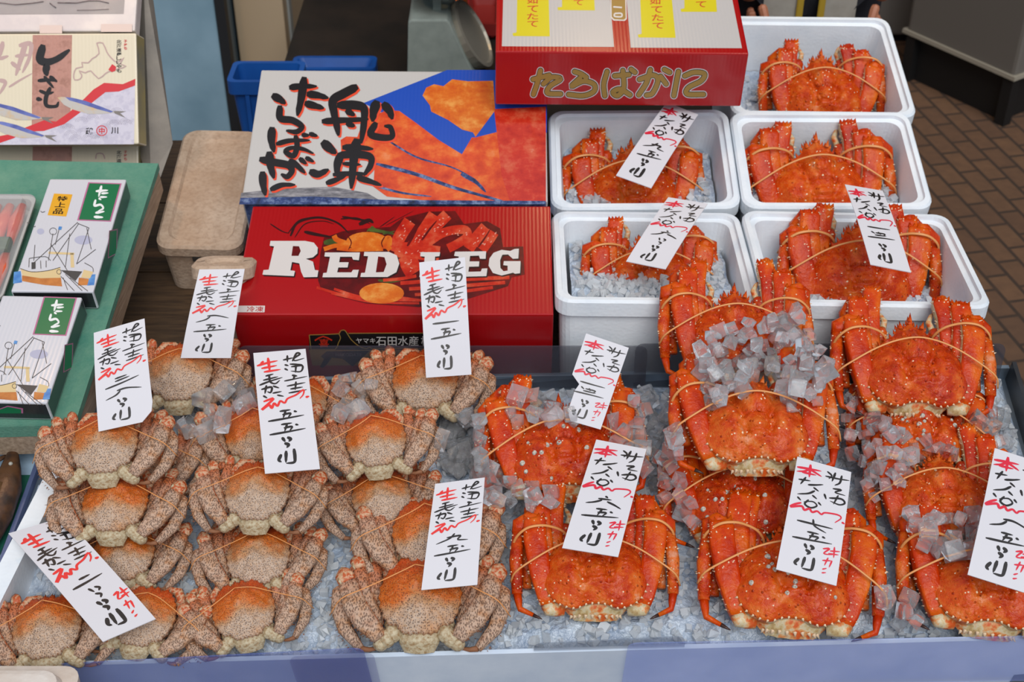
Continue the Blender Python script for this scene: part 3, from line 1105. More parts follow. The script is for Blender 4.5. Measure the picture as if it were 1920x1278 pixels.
pts = [P(u, v, h) for u, v, h in ((27, 836, .0), (24, 852, .0), (20, 878, .0), (12, 915, -.002), (-8, 965, -.004), (-40, 1025, -.008), (-75, 1085, -.012))]
o = pts[3]-NST*.02
t = thing('dried_fish', 'dark brown dried fish with a gaping snout lying on the green sheet', 'fish', o)
mb = MB()
mb.seg([p-o for p in pts], [.011, .016, .028, .042, .046, .042, .02], [.010, .014, .022, .03, .03, .026, .012], NST, 0, 12, 2.2)
b_ = obj('fish_body', mb, [FISHM], t, True)
mb = MB()
mb.blob(pts[2]-o+NST*.011+Vector((.003, 0, .0)), (.003, .003, .0025))
obj('eye', mb, M('fish_eye', 'a9a69c', .25), t, True)
mb = MB()
mb.seg([p-o+NST*.013+Vector((-.004, 0, 0)) for p in pts[3:6]], [.01, .016, .012], [.006, .008, .006], NST, 0, 8, 2)
obj('belly_flap', mb, [FISHP], t, True)
mb = MB()
mb.seg([P(-40, 868, .0)-o, P(-5, 862, 0)-o, P(18, 852, -.004)-o], [.006, .010, .006], [.004]*3, NST, 0, 8, 2)
obj('fin', mb, [FISHM], t, True)

# foam box standing in front, its lid in the bottom corner
c = Py(20, 1258, 1.06)
t = thing('foam_box', 'weathered white foam box with lid standing before the tray corner', 'foam box', Vector((c.x-.12, .86, FLOOR)))
w0, w1 = -.12, Py(106, 1258, 1.06).x-(c.x-.12)
mb = MB()
mb.quad_grid([rrect(w0, 0, w1+.012, .21, .02, z) for z in (0, c.z-FLOOR-.045)], 0, True)
mb.poly(rrect(w0, 0, w1+.012, .21, .02, 0))
mb.poly(rrect(w0, 0, w1+.012, .21, .02, c.z-FLOOR-.045))
obj('box_body', mb, FOAM, t)
mb = MB()
rows = [rrect(w0-i, -i, w1+.012+i, .21+i, .02, z+c.z-FLOOR) for i, z in ((.006, -.044), (.010, -.04), (.010, -.014), (-.004, -.012), (-.008, -.001), (-.014, 0))]
mb.quad_grid(rows, 0, True)
mb.poly(rows[-1])
obj('lid', mb, mat_foam('aged_foam', 'd9d2cc', 'c2b2a4'), t)

# ------------------------------------------------------------------ white foam boxes on the table
def foam_box(FLp, FRp, BLp, H, label, mats, group, wall=.018, name='foam_box', inner_ledge=True, D=None):
    m = frame(FLp, FRp, BLp)
    W = (FRp-FLp).length
    ey = m.to_3x3().col[1]
    D = D or (BLp-FLp).dot(ey)
    m.translation = FLp-m.to_3x3().col[2]*H
    t = thing(name, label, 'box', m, group)
    mb = MB()
    k = .012
    rows = [rrect(k+.01, k+.01, W-k-.01, D-k-.01, .02, 0), rrect(k, k, W-k, D-k, .02, .004), rrect(.006, .006, W-.006, D-.006, .022, H-.03), rrect(0, 0, W, D, .024, H-.026), rrect(0, 0, W, D, .024, H-.004), rrect(.003, .003, W-.003, D-.003, .022, H)]
    b = wall
    rows += [rrect(b*.55, b*.55, W-b*.55, D-b*.55, .02, H), rrect(b*.6, b*.6, W-b*.6, D-b*.6, .02, H-.006), rrect(b, b, W-b, D-b, .02, H-.008), rrect(b+.012, b+.008, W-b-.012, D-b-.012, .018, .03)]
    mb.quad_grid(rows, 0, True)
    mb.poly(rows[0][::-1])
    mb.poly(rows[-1])
    obj('box_shell', mb, mats[0], t, False, .0)
    if len(mats) > 1:
        mb = MB()
        mb.box((W*.35, -.004, H*.45), (W*.65, .008, H*.6))
        obj('handle', mb, mats[1], t)
    t['dims'] = (W, D, H)
    return t, m, W, D, H
GB = 'white foam boxes stepped up behind the tray'
BX = {}
BX['bl'] = foam_box(Py(1042, 563, 1.6), Py(1430, 567, 1.6), Py(1036, 394, 1.855), .16, 'lowest white foam box beside the red carton, full of crushed ice', [FOAM], GB)
BX['br'] = foam_box(Py(1434, 567, 1.6), Py(1864, 575, 1.6), Py(1393, 393, 1.855), .16, 'lowest white foam box over the brick floor, raised crab legs before its rim', [FOAM], GB)
BX['ml'] = foam_box(Py(1033, 391, 1.862), Py(1391, 388, 1.862), Py(1027, 206, 2.08), .16, 'white foam box directly under the red carton with a tagged crab in it', [FOAM], GB)
BX['mr'] = foam_box(Py(1394, 388, 1.862), Py(1753, 389, 1.862), Py(1368, 208, 2.08), .16, 'middle white foam box of the stepped column over the brick floor', [FOAM], GB)
BX['tr'] = foam_box(Py(1373, 214, 2.085), Py(1722, 218, 2.085), Py(1345, 28, 2.36), .19, 'topmost white foam box with an untagged crab in it', [FOAM], GB)

SHARDS = []
def chunk(rng, s):
    mb = MB()
    if not SHARDS:
        r2 = random.Random(4)
        for _ in range(26):
            bm = bmesh.new()
            e = [r2.uniform(.75, 1.15) for _ in range(3)]
            for _k in range(13):
                p = Vector([r2.choice((-1, 1))*r2.uniform(.55, 1)**.5 for _ in range(3)])
                if r2.random() < .4:
                    p[r2.randrange(3)] *= r2.uniform(0, .6)
                bm.verts.new([p[i]*e[i]*.5 for i in range(3)])
            bmesh.ops.convex_hull(bm, input=bm.verts)
            bmesh.ops.dissolve_limit(bm, angle_limit=.3, verts=bm.verts, edges=bm.edges)
            bm.verts.index_update()
            vs = [v for v in bm.verts if v.link_faces]
            ix = {v: i for i, v in enumerate(vs)}
            SHARDS.append(([v.co.copy() for v in vs], [tuple(ix[v] for v in f.verts) for f in bm.faces]))
            bm.free()
    v, f = rng.choice(SHARDS)
    mb.v = [p*s for p in v]
    mb.f = list(f)
    mb.m = [0]*len(f)
    return mb
def rot_rand(rng):
    return Matrix.Rotation(rng.uniform(0, 6.28), 3, Vector((rng.uniform(-1, 1), rng.uniform(-1, 1), rng.uniform(-1, 1)+1e-3)).normalized())
def scatter(mb, rng, pts, s0, s1, mat=0):
    for p in pts:
        c = chunk(rng, rng.uniform(s0, s1))
        R = rot_rand(rng)
        c.v = [R @ v+p for v in c.v]
        mb.merge(c, mat)
rng = random.Random(8)
for key, depth, front, lab in (('bl', .045, .95, 'crushed ice filling the foam box beside the red carton'), ('br', .075, .5, 'crushed ice around the crab in the lowest foam box over the floor'), ('ml', .068, .75, 'crushed ice around the crab in the foam box under the red carton'), ('mr', .075, .5, 'crushed ice around the crab in the middle foam box over the floor'), ('tr', .10, .3, 'thin crushed ice in the topmost foam box')):
    t, m, W, D, H = BX[key]
    b = .027
    hgt = lambda x, y: H-depth+.012*noise.noise((x*22, y*22, W*9))+.006*noise.noise((x*90, y*90, 3))
    nx, ny = 40, 30
    rows = [[Vector((b+(W-2*b)*i/nx, b+(D-2*b)*j/ny, hgt(b+(W-2*b)*i/nx, b+(D-2*b)*j/ny))) for i in range(nx+1)] for j in range(ny+1)]
    mb = MB()
    mb.quad_grid(rows, 0)
    pts = []
    for _ in range(int(620*front)):
        x, y = rng.uniform(b+.008, W-b-.008), rng.uniform(b+.008, D-b-.008)
        pts.append(Vector((x, y, hgt(x, y)+rng.uniform(-.001, .005))))
    scatter(mb, rng, pts, .006, .015, 1)
    ob = obj('crushed_ice', mb, [SNOW, ICEB], None, False, 0, False)
    ob.matrix_world = m
    tag(ob, lab, 'ice', None, 'stuff')

# ------------------------------------------------------------------ cartons
def carton(name, FLp, FRp, BLp, H, label, m_top, m_side, D=None, cat='box', group=None):
    m = frame(FLp, FRp, BLp)
    W = (FRp-FLp).length
    D = D or (BLp-FLp).dot(m.to_3x3().col[1])
    m.translation = FLp-m.to_3x3().col[2]*H
    t = thing(name, label, cat, m, group)
    mb = MB()
    mb.box((0, 0, 0), (W, D, H), mats=[1, 0, 1, 1, 1, 1])
    obj('carton_body', mb, [m_top, m_side], t, False, .0025)
    bpy.context.view_layer.update()
    top = Face(m, (0, 0, H+.0001), (0, 0, 1))
    fro = Face(m, (0, -.0001, 0), (0, -1, 0))
    rig = Face(m, (W+.0001, 0, 0), (1, 0, 0))
    return t, m, W, D, H, top, fro, rig
CARD_RED = mat_card('red_card', 'a30a10')
CARD_GREY = mat_card('grey_card', 'b9b7b5', .3)
INKM = M('black_print', '1d191a', .25)
WHITEP = M('white_print', 'cfcac8', .3)
GOLDP = M('gold_print', '9a7a3a', .35)
BLUEP = mat_card('blue_print', '1d49ae', .25)
CRABP = mat_print('crab_photo_print', [(.3, hx('b22a12')), (.48, hx('cf4a1c')), (.6, hx('d96a2a')), (.75, hx('dc8f62'))], 26)
CRABP2 = mat_print('red_meat_photo_print', [(.3, hx('a31410')), (.5, hx('c0301c')), (.65, hx('c95a3c')), (.8, hx('d59a88'))], 30)
CLAWP = mat_print('claw_photo_print', [(.3, hx('c04a16')), (.5, hx('cf6a1e')), (.7, hx('dd9a4a'))], 40)
DARKP = mat_print('dark_blue_ice_print', [(.35, hx('141c3a')), (.5, hx('2a3c70')), (.65, hx('7788aa')), (.8, hx('141c3a'))], 60)
SHADP = M('orange_print', 'd9482a', .3)
FADEP = mat_print('grey_fade_print', [(.3, hx('3c3b40')), (.5, hx('77757a')), (.7, hx('a09da0'))], 50, .25, (1, 4, 1))

# carton with brush writing
t, m, W, D, H, top, fro, rig = carton('seafood_carton', Py(453, 374, 1.835), Py(1027, 378, 1.835), Py(485, 131, 2.10), .15,
    'grey and blue carton with black brush writing, under the red and white carton', CARD_GREY, mat_print('ice_print', [(.3, hx('1a2a5a')), (.5, hx('5a6ea0')), (.7, hx('a9b0c0'))], 50))
top.z(430, 110, .46154)
mb = top.polys([[(545, 180), (885, 46), (1290, 46), (1290, 300), (945, 388)]], 1)
obj('printed_picture', mb, BLUEP, t)
mb = top.polys([[(40, 592), (48, 545), (200, 528), (420, 520), (560, 545), (640, 592)]], 1)
obj('printed_picture', mb, FADEP, t)
mb = top.polys([[(452, 330), (475, 316), (520, 318), (560, 205), (600, 225), (640, 210), (690, 212), (760, 262), (850, 330), (945, 388), (985, 320), (1000, 320), (1080, 300), (1285, 240), (1285, 584), (880, 584), (640, 560), (585, 520), (590, 440), (540, 400), (455, 380)]], 2)
obj('printed_picture', mb, CRABP, t)
mb = top.polys([[(785, 150), (800, 118), (832, 104), (870, 112), (905, 84), (970, 92), (1072, 90), (1080, 210), (1000, 318), (990, 300), (945, 288), (890, 250), (820, 215), (815, 190)]], 3)
obj('printed_picture', mb, CLAWP, t)
mb = top.polys([[(1075, 205), (1286, 195), (1286, 584), (1140, 580), (1105, 470), (1090, 330)]], 3)
obj('printed_picture', mb, CRABP2, t)
mb = top.strokes([([(600, 428), (760, 470), (900, 520), (1040, 560), (1120, 582)], 14), ([(640, 330), (760, 400), (900, 440), (1000, 490)], 7), ([(585, 515), (700, 545), (820, 560)], 9), ([(945, 470), (1000, 500), (1040, 540)], 16)], 4)
mb = top.polys([[(40, 592), (45, 566), (350, 560), (640, 574), (1285, 578), (1286, 592)]], 4.6, mb)
obj('printed_picture', mb, DARKP, t)
top.z(470, 130, .19568)
fude = [([(385, 175), (470, 165), (625, 165)], 62), ([(512, 95), (485, 280), (450, 435)], 78), ([(555, 240), (640, 250), (735, 275)], 70), ([(535, 330), (610, 350), (692, 372)], 70),
    ([(222, 258), (280, 290), (325, 325)], 75), ([(280, 365), (285, 470), (400, 490), (490, 550), (440, 600), (350, 590)], 66),
    ([(205, 575), (200, 680), (222, 785)], 78), ([(255, 715), (380, 685), (560, 682)], 48), ([(432, 645), (445, 740), (410, 830), (335, 790), (390, 755), (500, 765), (595, 805)], 52), ([(500, 630), (555, 635)], 45), ([(570, 620), (635, 640)], 45),
    ([(102, 865), (240, 895), (360, 920), (395, 975), (350, 1030), (300, 1010)], 70), ([(180, 810), (190, 920), (220, 1035)], 80), ([(380, 880), (440, 920), (515, 990)], 62), ([(475, 860), (530, 905)], 48), ([(535, 850), (600, 885)], 45), ([(580, 985), (650, 1005), (738, 965)], 72),
    ([(115, 1000), (120, 1100), (140, 1200)], 74), ([(200, 1150), (300, 1110), (420, 1108)], 52),
    ([(1005, 175), (890, 235), (790, 300), (800, 420), (825, 540), (840, 625)], 84), ([(850, 345), (1000, 345), (1085, 380), (1085, 520), (1060, 700)], 84), ([(698, 500), (880, 490), (1120, 480)], 62), ([(925, 400), (990, 440)], 62), ([(930, 520), (990, 545)], 60), ([(1205, 325), (1180, 400), (1170, 490)], 90), ([(1280, 340), (1330, 400), (1355, 470)], 80), ([(1195, 525), (1150, 620), (1250, 655), (1355, 645), (1340, 560), (1290, 545)], 66),
    ([(702, 708), (760, 760), (810, 800)], 88), ([(895, 750), (1020, 750), (1165, 765)], 62), ([(1015, 690), (990, 850), (965, 1130)], 92), ([(860, 825), (830, 920), (830, 1010)], 78), ([(850, 825), (1010, 815), (1145, 840), (1150, 920), (1090, 1010)], 74), ([(800, 1010), (960, 1000), (1110, 1005)], 48), ([(890, 905), (1050, 915)], 40), ([(735, 1090), (820, 1060), (910, 1020)], 52), ([(1030, 1040), (1130, 1070), (1245, 1110)], 58)]
fude = [(p, w*.98) for p, w in fude]
obj('lettering_shadow', top.strokes([([(x+13, y+14) for x, y in p], w+4) for p, w in fude], 5.5), SHADP, t)
obj('lettering', top.strokes(fude, 7), INKM, t)

# red carton with the big slab letters
t, m, W, D, H, top, fro, rig = carton('seafood_carton', Py(435, 590, 1.6), Py(1038, 590, 1.6), Py(468, 386, 1.825), .165,
    'glossy red carton with big white slab letters and a crab platter, hairy crabs before it', CARD_RED, CARD_RED)
top.z(480, 390, .27083)
DKR = M('dark_red_print', '430b0d', .25, '6a0d10', 40)
mb = top.polys([[(470, 205), (600, 160), (760, 140), (930, 130), (1010, 70), (1190, 25), (1380, 20), (1440, 110), (1600, 90), (1690, 140), (1710, 270), (1850, 265), (1860, 460), (1770, 480), (1745, 540), (1480, 625), (1130, 685), (760, 660), (560, 610), (450, 560), (430, 500), (445, 320)]], 1)
obj('printed_picture', mb, DKR, t)
mb = top.strokes([([(240, 190), (290, 100), (430, 65), (560, 100), (640, 170)], 16), ([(225, 170), (300, 85), (420, 60)], 8), ([(270, 200), (340, 110), (460, 90), (540, 110)], 7), ([(590, 75), (700, 70), (790, 110)], 10), ([(600, 60), (720, 80), (800, 90)], 14), ([(720, 110), (780, 85), (810, 100)], 28), ([(340, 165), (430, 185), (520, 200)], 22), ([(100, 110), (180, 160), (230, 175)], 8), ([(860, 130), (960, 60)], 6), ([(900, 120), (1090, 20)], 4)], 1.5)
obj('printed_picture', mb, M('black_brush_print', '2b0a0c', .3), t)
GREENP = M('green_garnish_print', '4b5a1e', .35, '2c3a14', 70)
mb = top.strokes([([(780, 150), (860, 160), (960, 180)], 22), ([(800, 130), (850, 160), (930, 165)], 14), ([(480, 240), (540, 230), (580, 250)], 36), ([(850, 500), (930, 510), (1000, 500)], 18), ([(770, 160), (810, 125)], 10), ([(880, 180), (960, 160)], 10)], 2)
obj('printed_picture', mb, GREENP, t)
mb = top.strokes([([(950, 300), (1000, 190), (1065, 90)], 88), ([(1080, 270), (1160, 160), (1235, 45)], 86), ([(1170, 210), (1250, 120), (1325, 45)], 80), ([(1160, 260), (1300, 170), (1440, 150), (1460, 200), (1390, 250), (1330, 280)], 62), ([(1470, 285), (1530, 200), (1590, 130)], 78), ([(1560, 290), (1610, 220), (1645, 165)], 78), ([(960, 285), (1120, 300), (1270, 320)], 110), ([(1040, 330), (1070, 400), (1100, 450)], 130),
    ([(420, 550), (600, 600), (820, 630), (1130, 640)], 18), ([(540, 560), (700, 610), (900, 650)], 18), ([(520, 590), (800, 650), (1130, 660)], 14), ([(1000, 520), (1300, 500), (1755, 480)], 26), ([(1060, 560), (1400, 540), (1725, 515)], 24), ([(1100, 600), (1400, 580), (1640, 550)], 22), ([(880, 500), (1000, 490), (1110, 470)], 22), ([(1000, 620), (1200, 640), (1450, 600)], 18)], 2.5, brush=False)
obj('printed_picture', mb, CRABP2, t)
mb = top.polys([ell(770, 232, 145, 66), ell(870, 590, 155, 72)], 3.4)
mb = top.strokes([([(640, 250), (560, 220), (540, 190)], 36), ([(650, 270), (560, 260), (470, 285)], 30), ([(880, 230), (920, 210), (920, 260)], 40), ([(830, 270), (900, 265), (930, 290)], 36), ([(560, 280), (680, 290), (880, 285)], 24)], 3.2, mb, brush=False)
obj('printed_picture', mb, CLAWP, t)
spk = []
rg = random.Random(12)
for (x0, y0), (x1, y1) in (((985, 220), (1060, 95)), ((1110, 230), (1230, 55)), ((1200, 180), (1320, 50)), ((1490, 260), (1590, 140)), ((1580, 260), (1645, 175)), ((1300, 175), (1450, 175)), ((1000, 300), (1240, 320)), ((1040, 340), (1090, 440))):
    for _ in range(9):
        f = rg.random()
        x, y = x0+(x1-x0)*f+rg.uniform(-26, 26), y0+(y1-y0)*f+rg.uniform(-14, 14)
        spk.append(([(x, y), (x+rg.uniform(4, 12), y+rg.uniform(-12, 4))], rg.uniform(5, 10)))
obj('printed_highlight', top.strokes(spk, 3.0, k=2), M('pink_highlight_print', 'd08a78', .3), t)
obj('printed_shade', top.strokes([([(1050, 260), (1090, 190), (1120, 130)], 16), ([(1150, 220), (1200, 150), (1250, 90)], 14), ([(1300, 220), (1370, 215), (1400, 200)], 18), ([(1540, 270), (1590, 200), (1620, 150)], 12), ([(640, 200), (660, 240), (640, 290)], 8), ([(890, 200), (870, 240), (880, 280)], 8)], 3.6), DKR, t)
LET = [[(100, 228), (340, 228), (400, 240), (428, 275), (425, 315), (395, 342), (345, 352), (395, 372), (408, 430), (432, 432), (425, 478), (330, 480), (312, 440), (300, 384), (250, 374), (238, 432), (270, 436), (262, 472), (45, 462), (52, 430), (88, 427), (125, 266), (95, 262)],
    [(478, 308), (720, 308), (712, 362), (672, 358), (664, 338), (582, 338), (576, 376), (642, 376), (634, 412), (570, 412), (562, 446), (660, 446), (672, 428), (712, 428), (700, 480), (460, 480), (466, 450), (490, 448), (512, 338), (474, 336)],
    [(750, 304), (920, 304), (975, 328), (992, 385), (972, 445), (910, 478), (722, 478), (728, 450), (755, 448), (776, 334), (746, 332)],
    [(1140, 306), (1275, 306), (1270, 334), (1240, 337), (1234, 442), (1292, 442), (1302, 420), (1334, 420), (1326, 478), (1130, 478), (1136, 450), (1160, 448), (1168, 337), (1137, 334)],
    [(1378, 303), (1593, 300), (1590, 352), (1550, 352), (1544, 330), (1482, 332), (1478, 370), (1546, 370), (1543, 405), (1475, 407), (1470, 442), (1556, 440), (1564, 420), (1602, 418), (1595, 472), (1360, 478), (1364, 450), (1390, 446), (1404, 336), (1372, 332)],
    [(1790, 284), (1820, 282), (1816, 350), (1778, 352), (1745, 322), (1705, 324), (1690, 362), (1692, 415), (1714, 438), (1742, 434), (1742, 400), (1712, 396), (1716, 368), (1832, 368), (1828, 452), (1792, 456), (1780, 448), (1700, 468), (1640, 450), (1610, 400), (1616, 350), (1645, 310), (1700, 290), (1760, 298)]]
mb = top.polys([[(x+7, y+9) for x, y in p] for p in LET], 4)
obj('lettering_shadow', mb, M('letter_shadow_print', '241113', .3), t)
for L_ in LET:
    obj('letter', top.polys([L_], 5), WHITEP, t)
mb = top.polys([[(256, 264), (298, 266), (310, 298), (294, 332), (246, 332)], [(846, 336), (890, 342), (904, 390), (884, 444), (830, 446)]], 6)
obj('letter_counter', mb, DKR, t)
top.z(430, 110, .46154)
mb = top.polys([[(35, 1003), (145, 1003), (143, 1030), (30, 1030)]], 2)
obj('printed_panel', mb, WHITEP, t)
mb = top.polys(text_in('冷凍', [(72, 1006), (140, 1006), (138, 1028), (70, 1028)], .01), 3)
obj('lettering', mb, M('red_print', 'a8181c', .3), t)
fro.z(570, 610, .13021)
mb = fro.polys([[(72, 135), (520, 112), (540, 75), (600, 75), (640, 112), (2200, 110), (2200, 350), (72, 350)]], 1)
obj('printed_panel', mb, INKM, t)
mb = fro.polys([[(72, 350), (2200, 350), (2200, 570), (120, 575)]], 1)
obj('printed_panel', mb, M('tan_print', '9c7a3c', .35), t)
mb = fro.strokes([[(75, 135), (300, 128), (505, 118)], [(75, 135), (90, 250), (100, 348)], [(505, 118), (530, 75), (580, 65), (620, 110), (680, 200), (770, 280), (850, 320), (900, 330), (945, 310), (965, 330)], [(505, 118), (525, 180), (495, 250), (480, 300), (445, 345)], [(100, 346), (280, 346), (445, 345)], [(640, 112), (1200, 108), (2200, 108)], [(965, 330), (1500, 328), (2200, 328)]], 2, w=13, brush=False)
obj('printed_border', mb, GOLDP, t)
mb = fro.polys(text_in('ヤマキ', [(748, 180), (1030, 180), (1028, 255), (750, 255)], .012), 3)
fro.polys(text_in('石田水産', [(1035, 150), (1650, 150), (1650, 292), (1040, 290)], .012), 3, mb)
fro.polys(text_in('株', [(1680, 150), (1820, 150), (1820, 295), (1690, 295)], .012), 3, mb)
obj('lettering', mb, WHITEP, t)
mb = fro.polys(text_in('喜', [(215, 190), (360, 190), (360, 310), (215, 310)], .01), 3)
fro.strokes([[(155, 215), (275, 155), (405, 212)]], 3, mb, w=22, brush=False, k=2)
obj('lettering', mb, M('vermilion_print', 'c8301c', .35), t)
mb = fro.polys([[(330, 370), (950, 360), (830, 470), (700, 590), (560, 480), (400, 460), (330, 560), (270, 610), (230, 590), (290, 480), (240, 440)]], 2)
obj('printed_map', mb, INKM, t)
mb = fro.polys(text_in('HAKODATE', [(455, 395), (830, 395), (830, 440), (455, 440)]), 3)
obj('lettering', mb, M('grey_print', '77707a', .4), t)

# red and white carton on top
t, m, W, D, H, top, fro, rig = carton('seafood_carton', Py(929, 97, 1.985), Py(1404, 101, 1.985), Py(933, 0, 2.125), .1,
    'red carton with gold lettering and white panels, topmost of the cartons', CARD_RED, CARD_RED, D=.27)
top.z(900, 0, .32861)
PANEL = mat_card('white_panel_print', 'bdbab9', .3)
obj('printed_panel', top.polys([[(143, -420), (712, -420), (742, 0), (765, 268), (125, 264)]], 1), PANEL, t)
obj('printed_panel', top.polys([[(808, -420), (1345, -420), (1440, 0), (1495, 275), (860, 272), (836, 0)]], 1), PANEL, t)
YEL = M('yellow_print', 'cfc21a', .35)
REDP = M('red_letter_print', 'c23a26', .35)
for q in ([(215, -250), (382, -250), (392, 0), (398, 208), (190, 206), (185, 190), (208, 186), (212, 0)], [(468, -250), (640, -250), (655, 60), (445, 58), (442, 42), (468, 40)], [(905, -250), (1075, -250), (1095, 0), (1116, 216), (905, 214), (900, 198), (922, 194)], [(1165, -250), (1330, -250), (1352, 68), (1148, 68), (1144, 52), (1166, 48)]):
    obj('printed_scroll', top.polys([q], 2), YEL, t)
mb = MB()
for ch, q in (('茹', (268, -24, 332, 22)), ('て', (270, 32, 332, 70)), ('た', (268, 76, 332, 112)), ('て', (270, 120, 332, 154)), ('た', (532, -40, 590, -6)), ('て', (534, 0, 588, 30)), ('茹', (968, -20, 1032, 26)), ('て', (976, 36, 1040, 74)), ('た', (980, 82, 1046, 120)), ('て', (984, 130, 1048, 164)), ('た', (1230, -34, 1288, 0)), ('て', (1232, 8, 1290, 42))):
    x0, y0, x1, y1 = q
    top.polys(text_in(ch, [(x0, y0), (x1, y0), (x1, y1), (x0, y1)], .012), 3, mb)
obj('lettering', mb, REDP, t)
obj('lettering_shadow', top.polys([[(738, -300), (826, -300), (838, 108), (826, 120), (762, 118), (746, 100)]], 2), WHITEP, t)
obj('lettering', top.polys([[(744, -300), (820, -300), (831, 104), (820, 113), (766, 110), (752, 96)]], 3), GOLDP, t)
obj('lettering', top.strokes([[(760, 40), (810, 44)], [(768, 78), (806, 78), (806, 96), (768, 94), (768, 78)]], 4, w=9, brush=False), WHITEP, t)
fro.z(900, 0, .32861)
tara = [[(303, 452), (350, 440), (395, 428)], [(345, 402), (328, 470), (305, 538)], [(362, 478), (410, 440), (460, 450), (400, 490), (385, 530), (460, 535)], [(540, 408), (575, 420), (606, 440)], [(570, 445), (522, 492), (590, 462), (650, 480), (650, 520), (590, 545), (506, 538)], [(725, 408), (706, 480), (712, 545)], [(768, 432), (850, 425)], [(815, 402), (820, 500), (785, 545), (758, 525), (800, 508), (856, 540)], [(862, 395), (884, 412)],
    [(910, 452), (990, 428), (1015, 460), (985, 530), (950, 542)], [(972, 398), (950, 470), (906, 540)], [(1030, 435), (1062, 478)], [(1052, 396), (1082, 412)], [(1132, 408), (1118, 480), (1106, 545)], [(1168, 432), (1220, 412), (1280, 420), (1262, 460), (1190, 498), (1182, 535), (1275, 538)]]
obj('lettering_outline', fro.strokes(tara, 1, w=43, brush=False, caps=True), WHITEP, t)
obj('lettering_outline', fro.strokes(tara, 2.2, w=34, brush=False, caps=True), INKM, t)
obj('lettering', fro.strokes(tara, 3.4, w=27, brush=False, caps=True), GOLDP, t)

# ------------------------------------------------------------------ green board with roe boxes
q = [P(*a, .06) for a in ((-120, 800), (134, 793), (291, 306), (-120, 297))]
o = q[1]-NST*.06
t = thing('display_board', 'low wooden board covered with green felt carrying the boxed roe', 'board', o)
obj('board_body', slab([p-NST*.005+(p-(q[0]+q[2])/2)*.012 for p in q], .055, o), mat_wood('pale_wood', 'b39c86', '86705c', (30, 3, 30)), t)
mb = slab(q, .005, o)
a = [q[0], q[1]]
mb.prism([q[0]-o, q[1]-o, q[1]-o+Vector((0, -.004, 0)), q[0]-o+Vector((0, -.004, 0))], -NST*.022)
e = (q[1]-q[0]).normalized()
mb.prism([q[1]-o, q[2]-o, q[2]-o+e*.005, q[1]-o+e*.005], -NST*.012)
obj('felt_cloth', mb, mat_cloth(), t)
RB = mat_card('white_gloss_card', 'c9cad2', .22)
RS = mat_card('charcoal_card', '26282b', .3)
GRP = M('green_print', '0e6b41', .35)
PKP = M('pink_print', 'b0628c', .4)
YLP = M('amber_print', 'd9a01e', .4)
HULL = M('hull_print', 'c07a3a', .4, 'a8632c', 80)
SEA = M('sea_print', '2f6fb8', .4, '5a97cf', 90)
LINE = M('line_print', '3a3838', .4)
WASH = M('wash_print', 'a9acc4', .4)
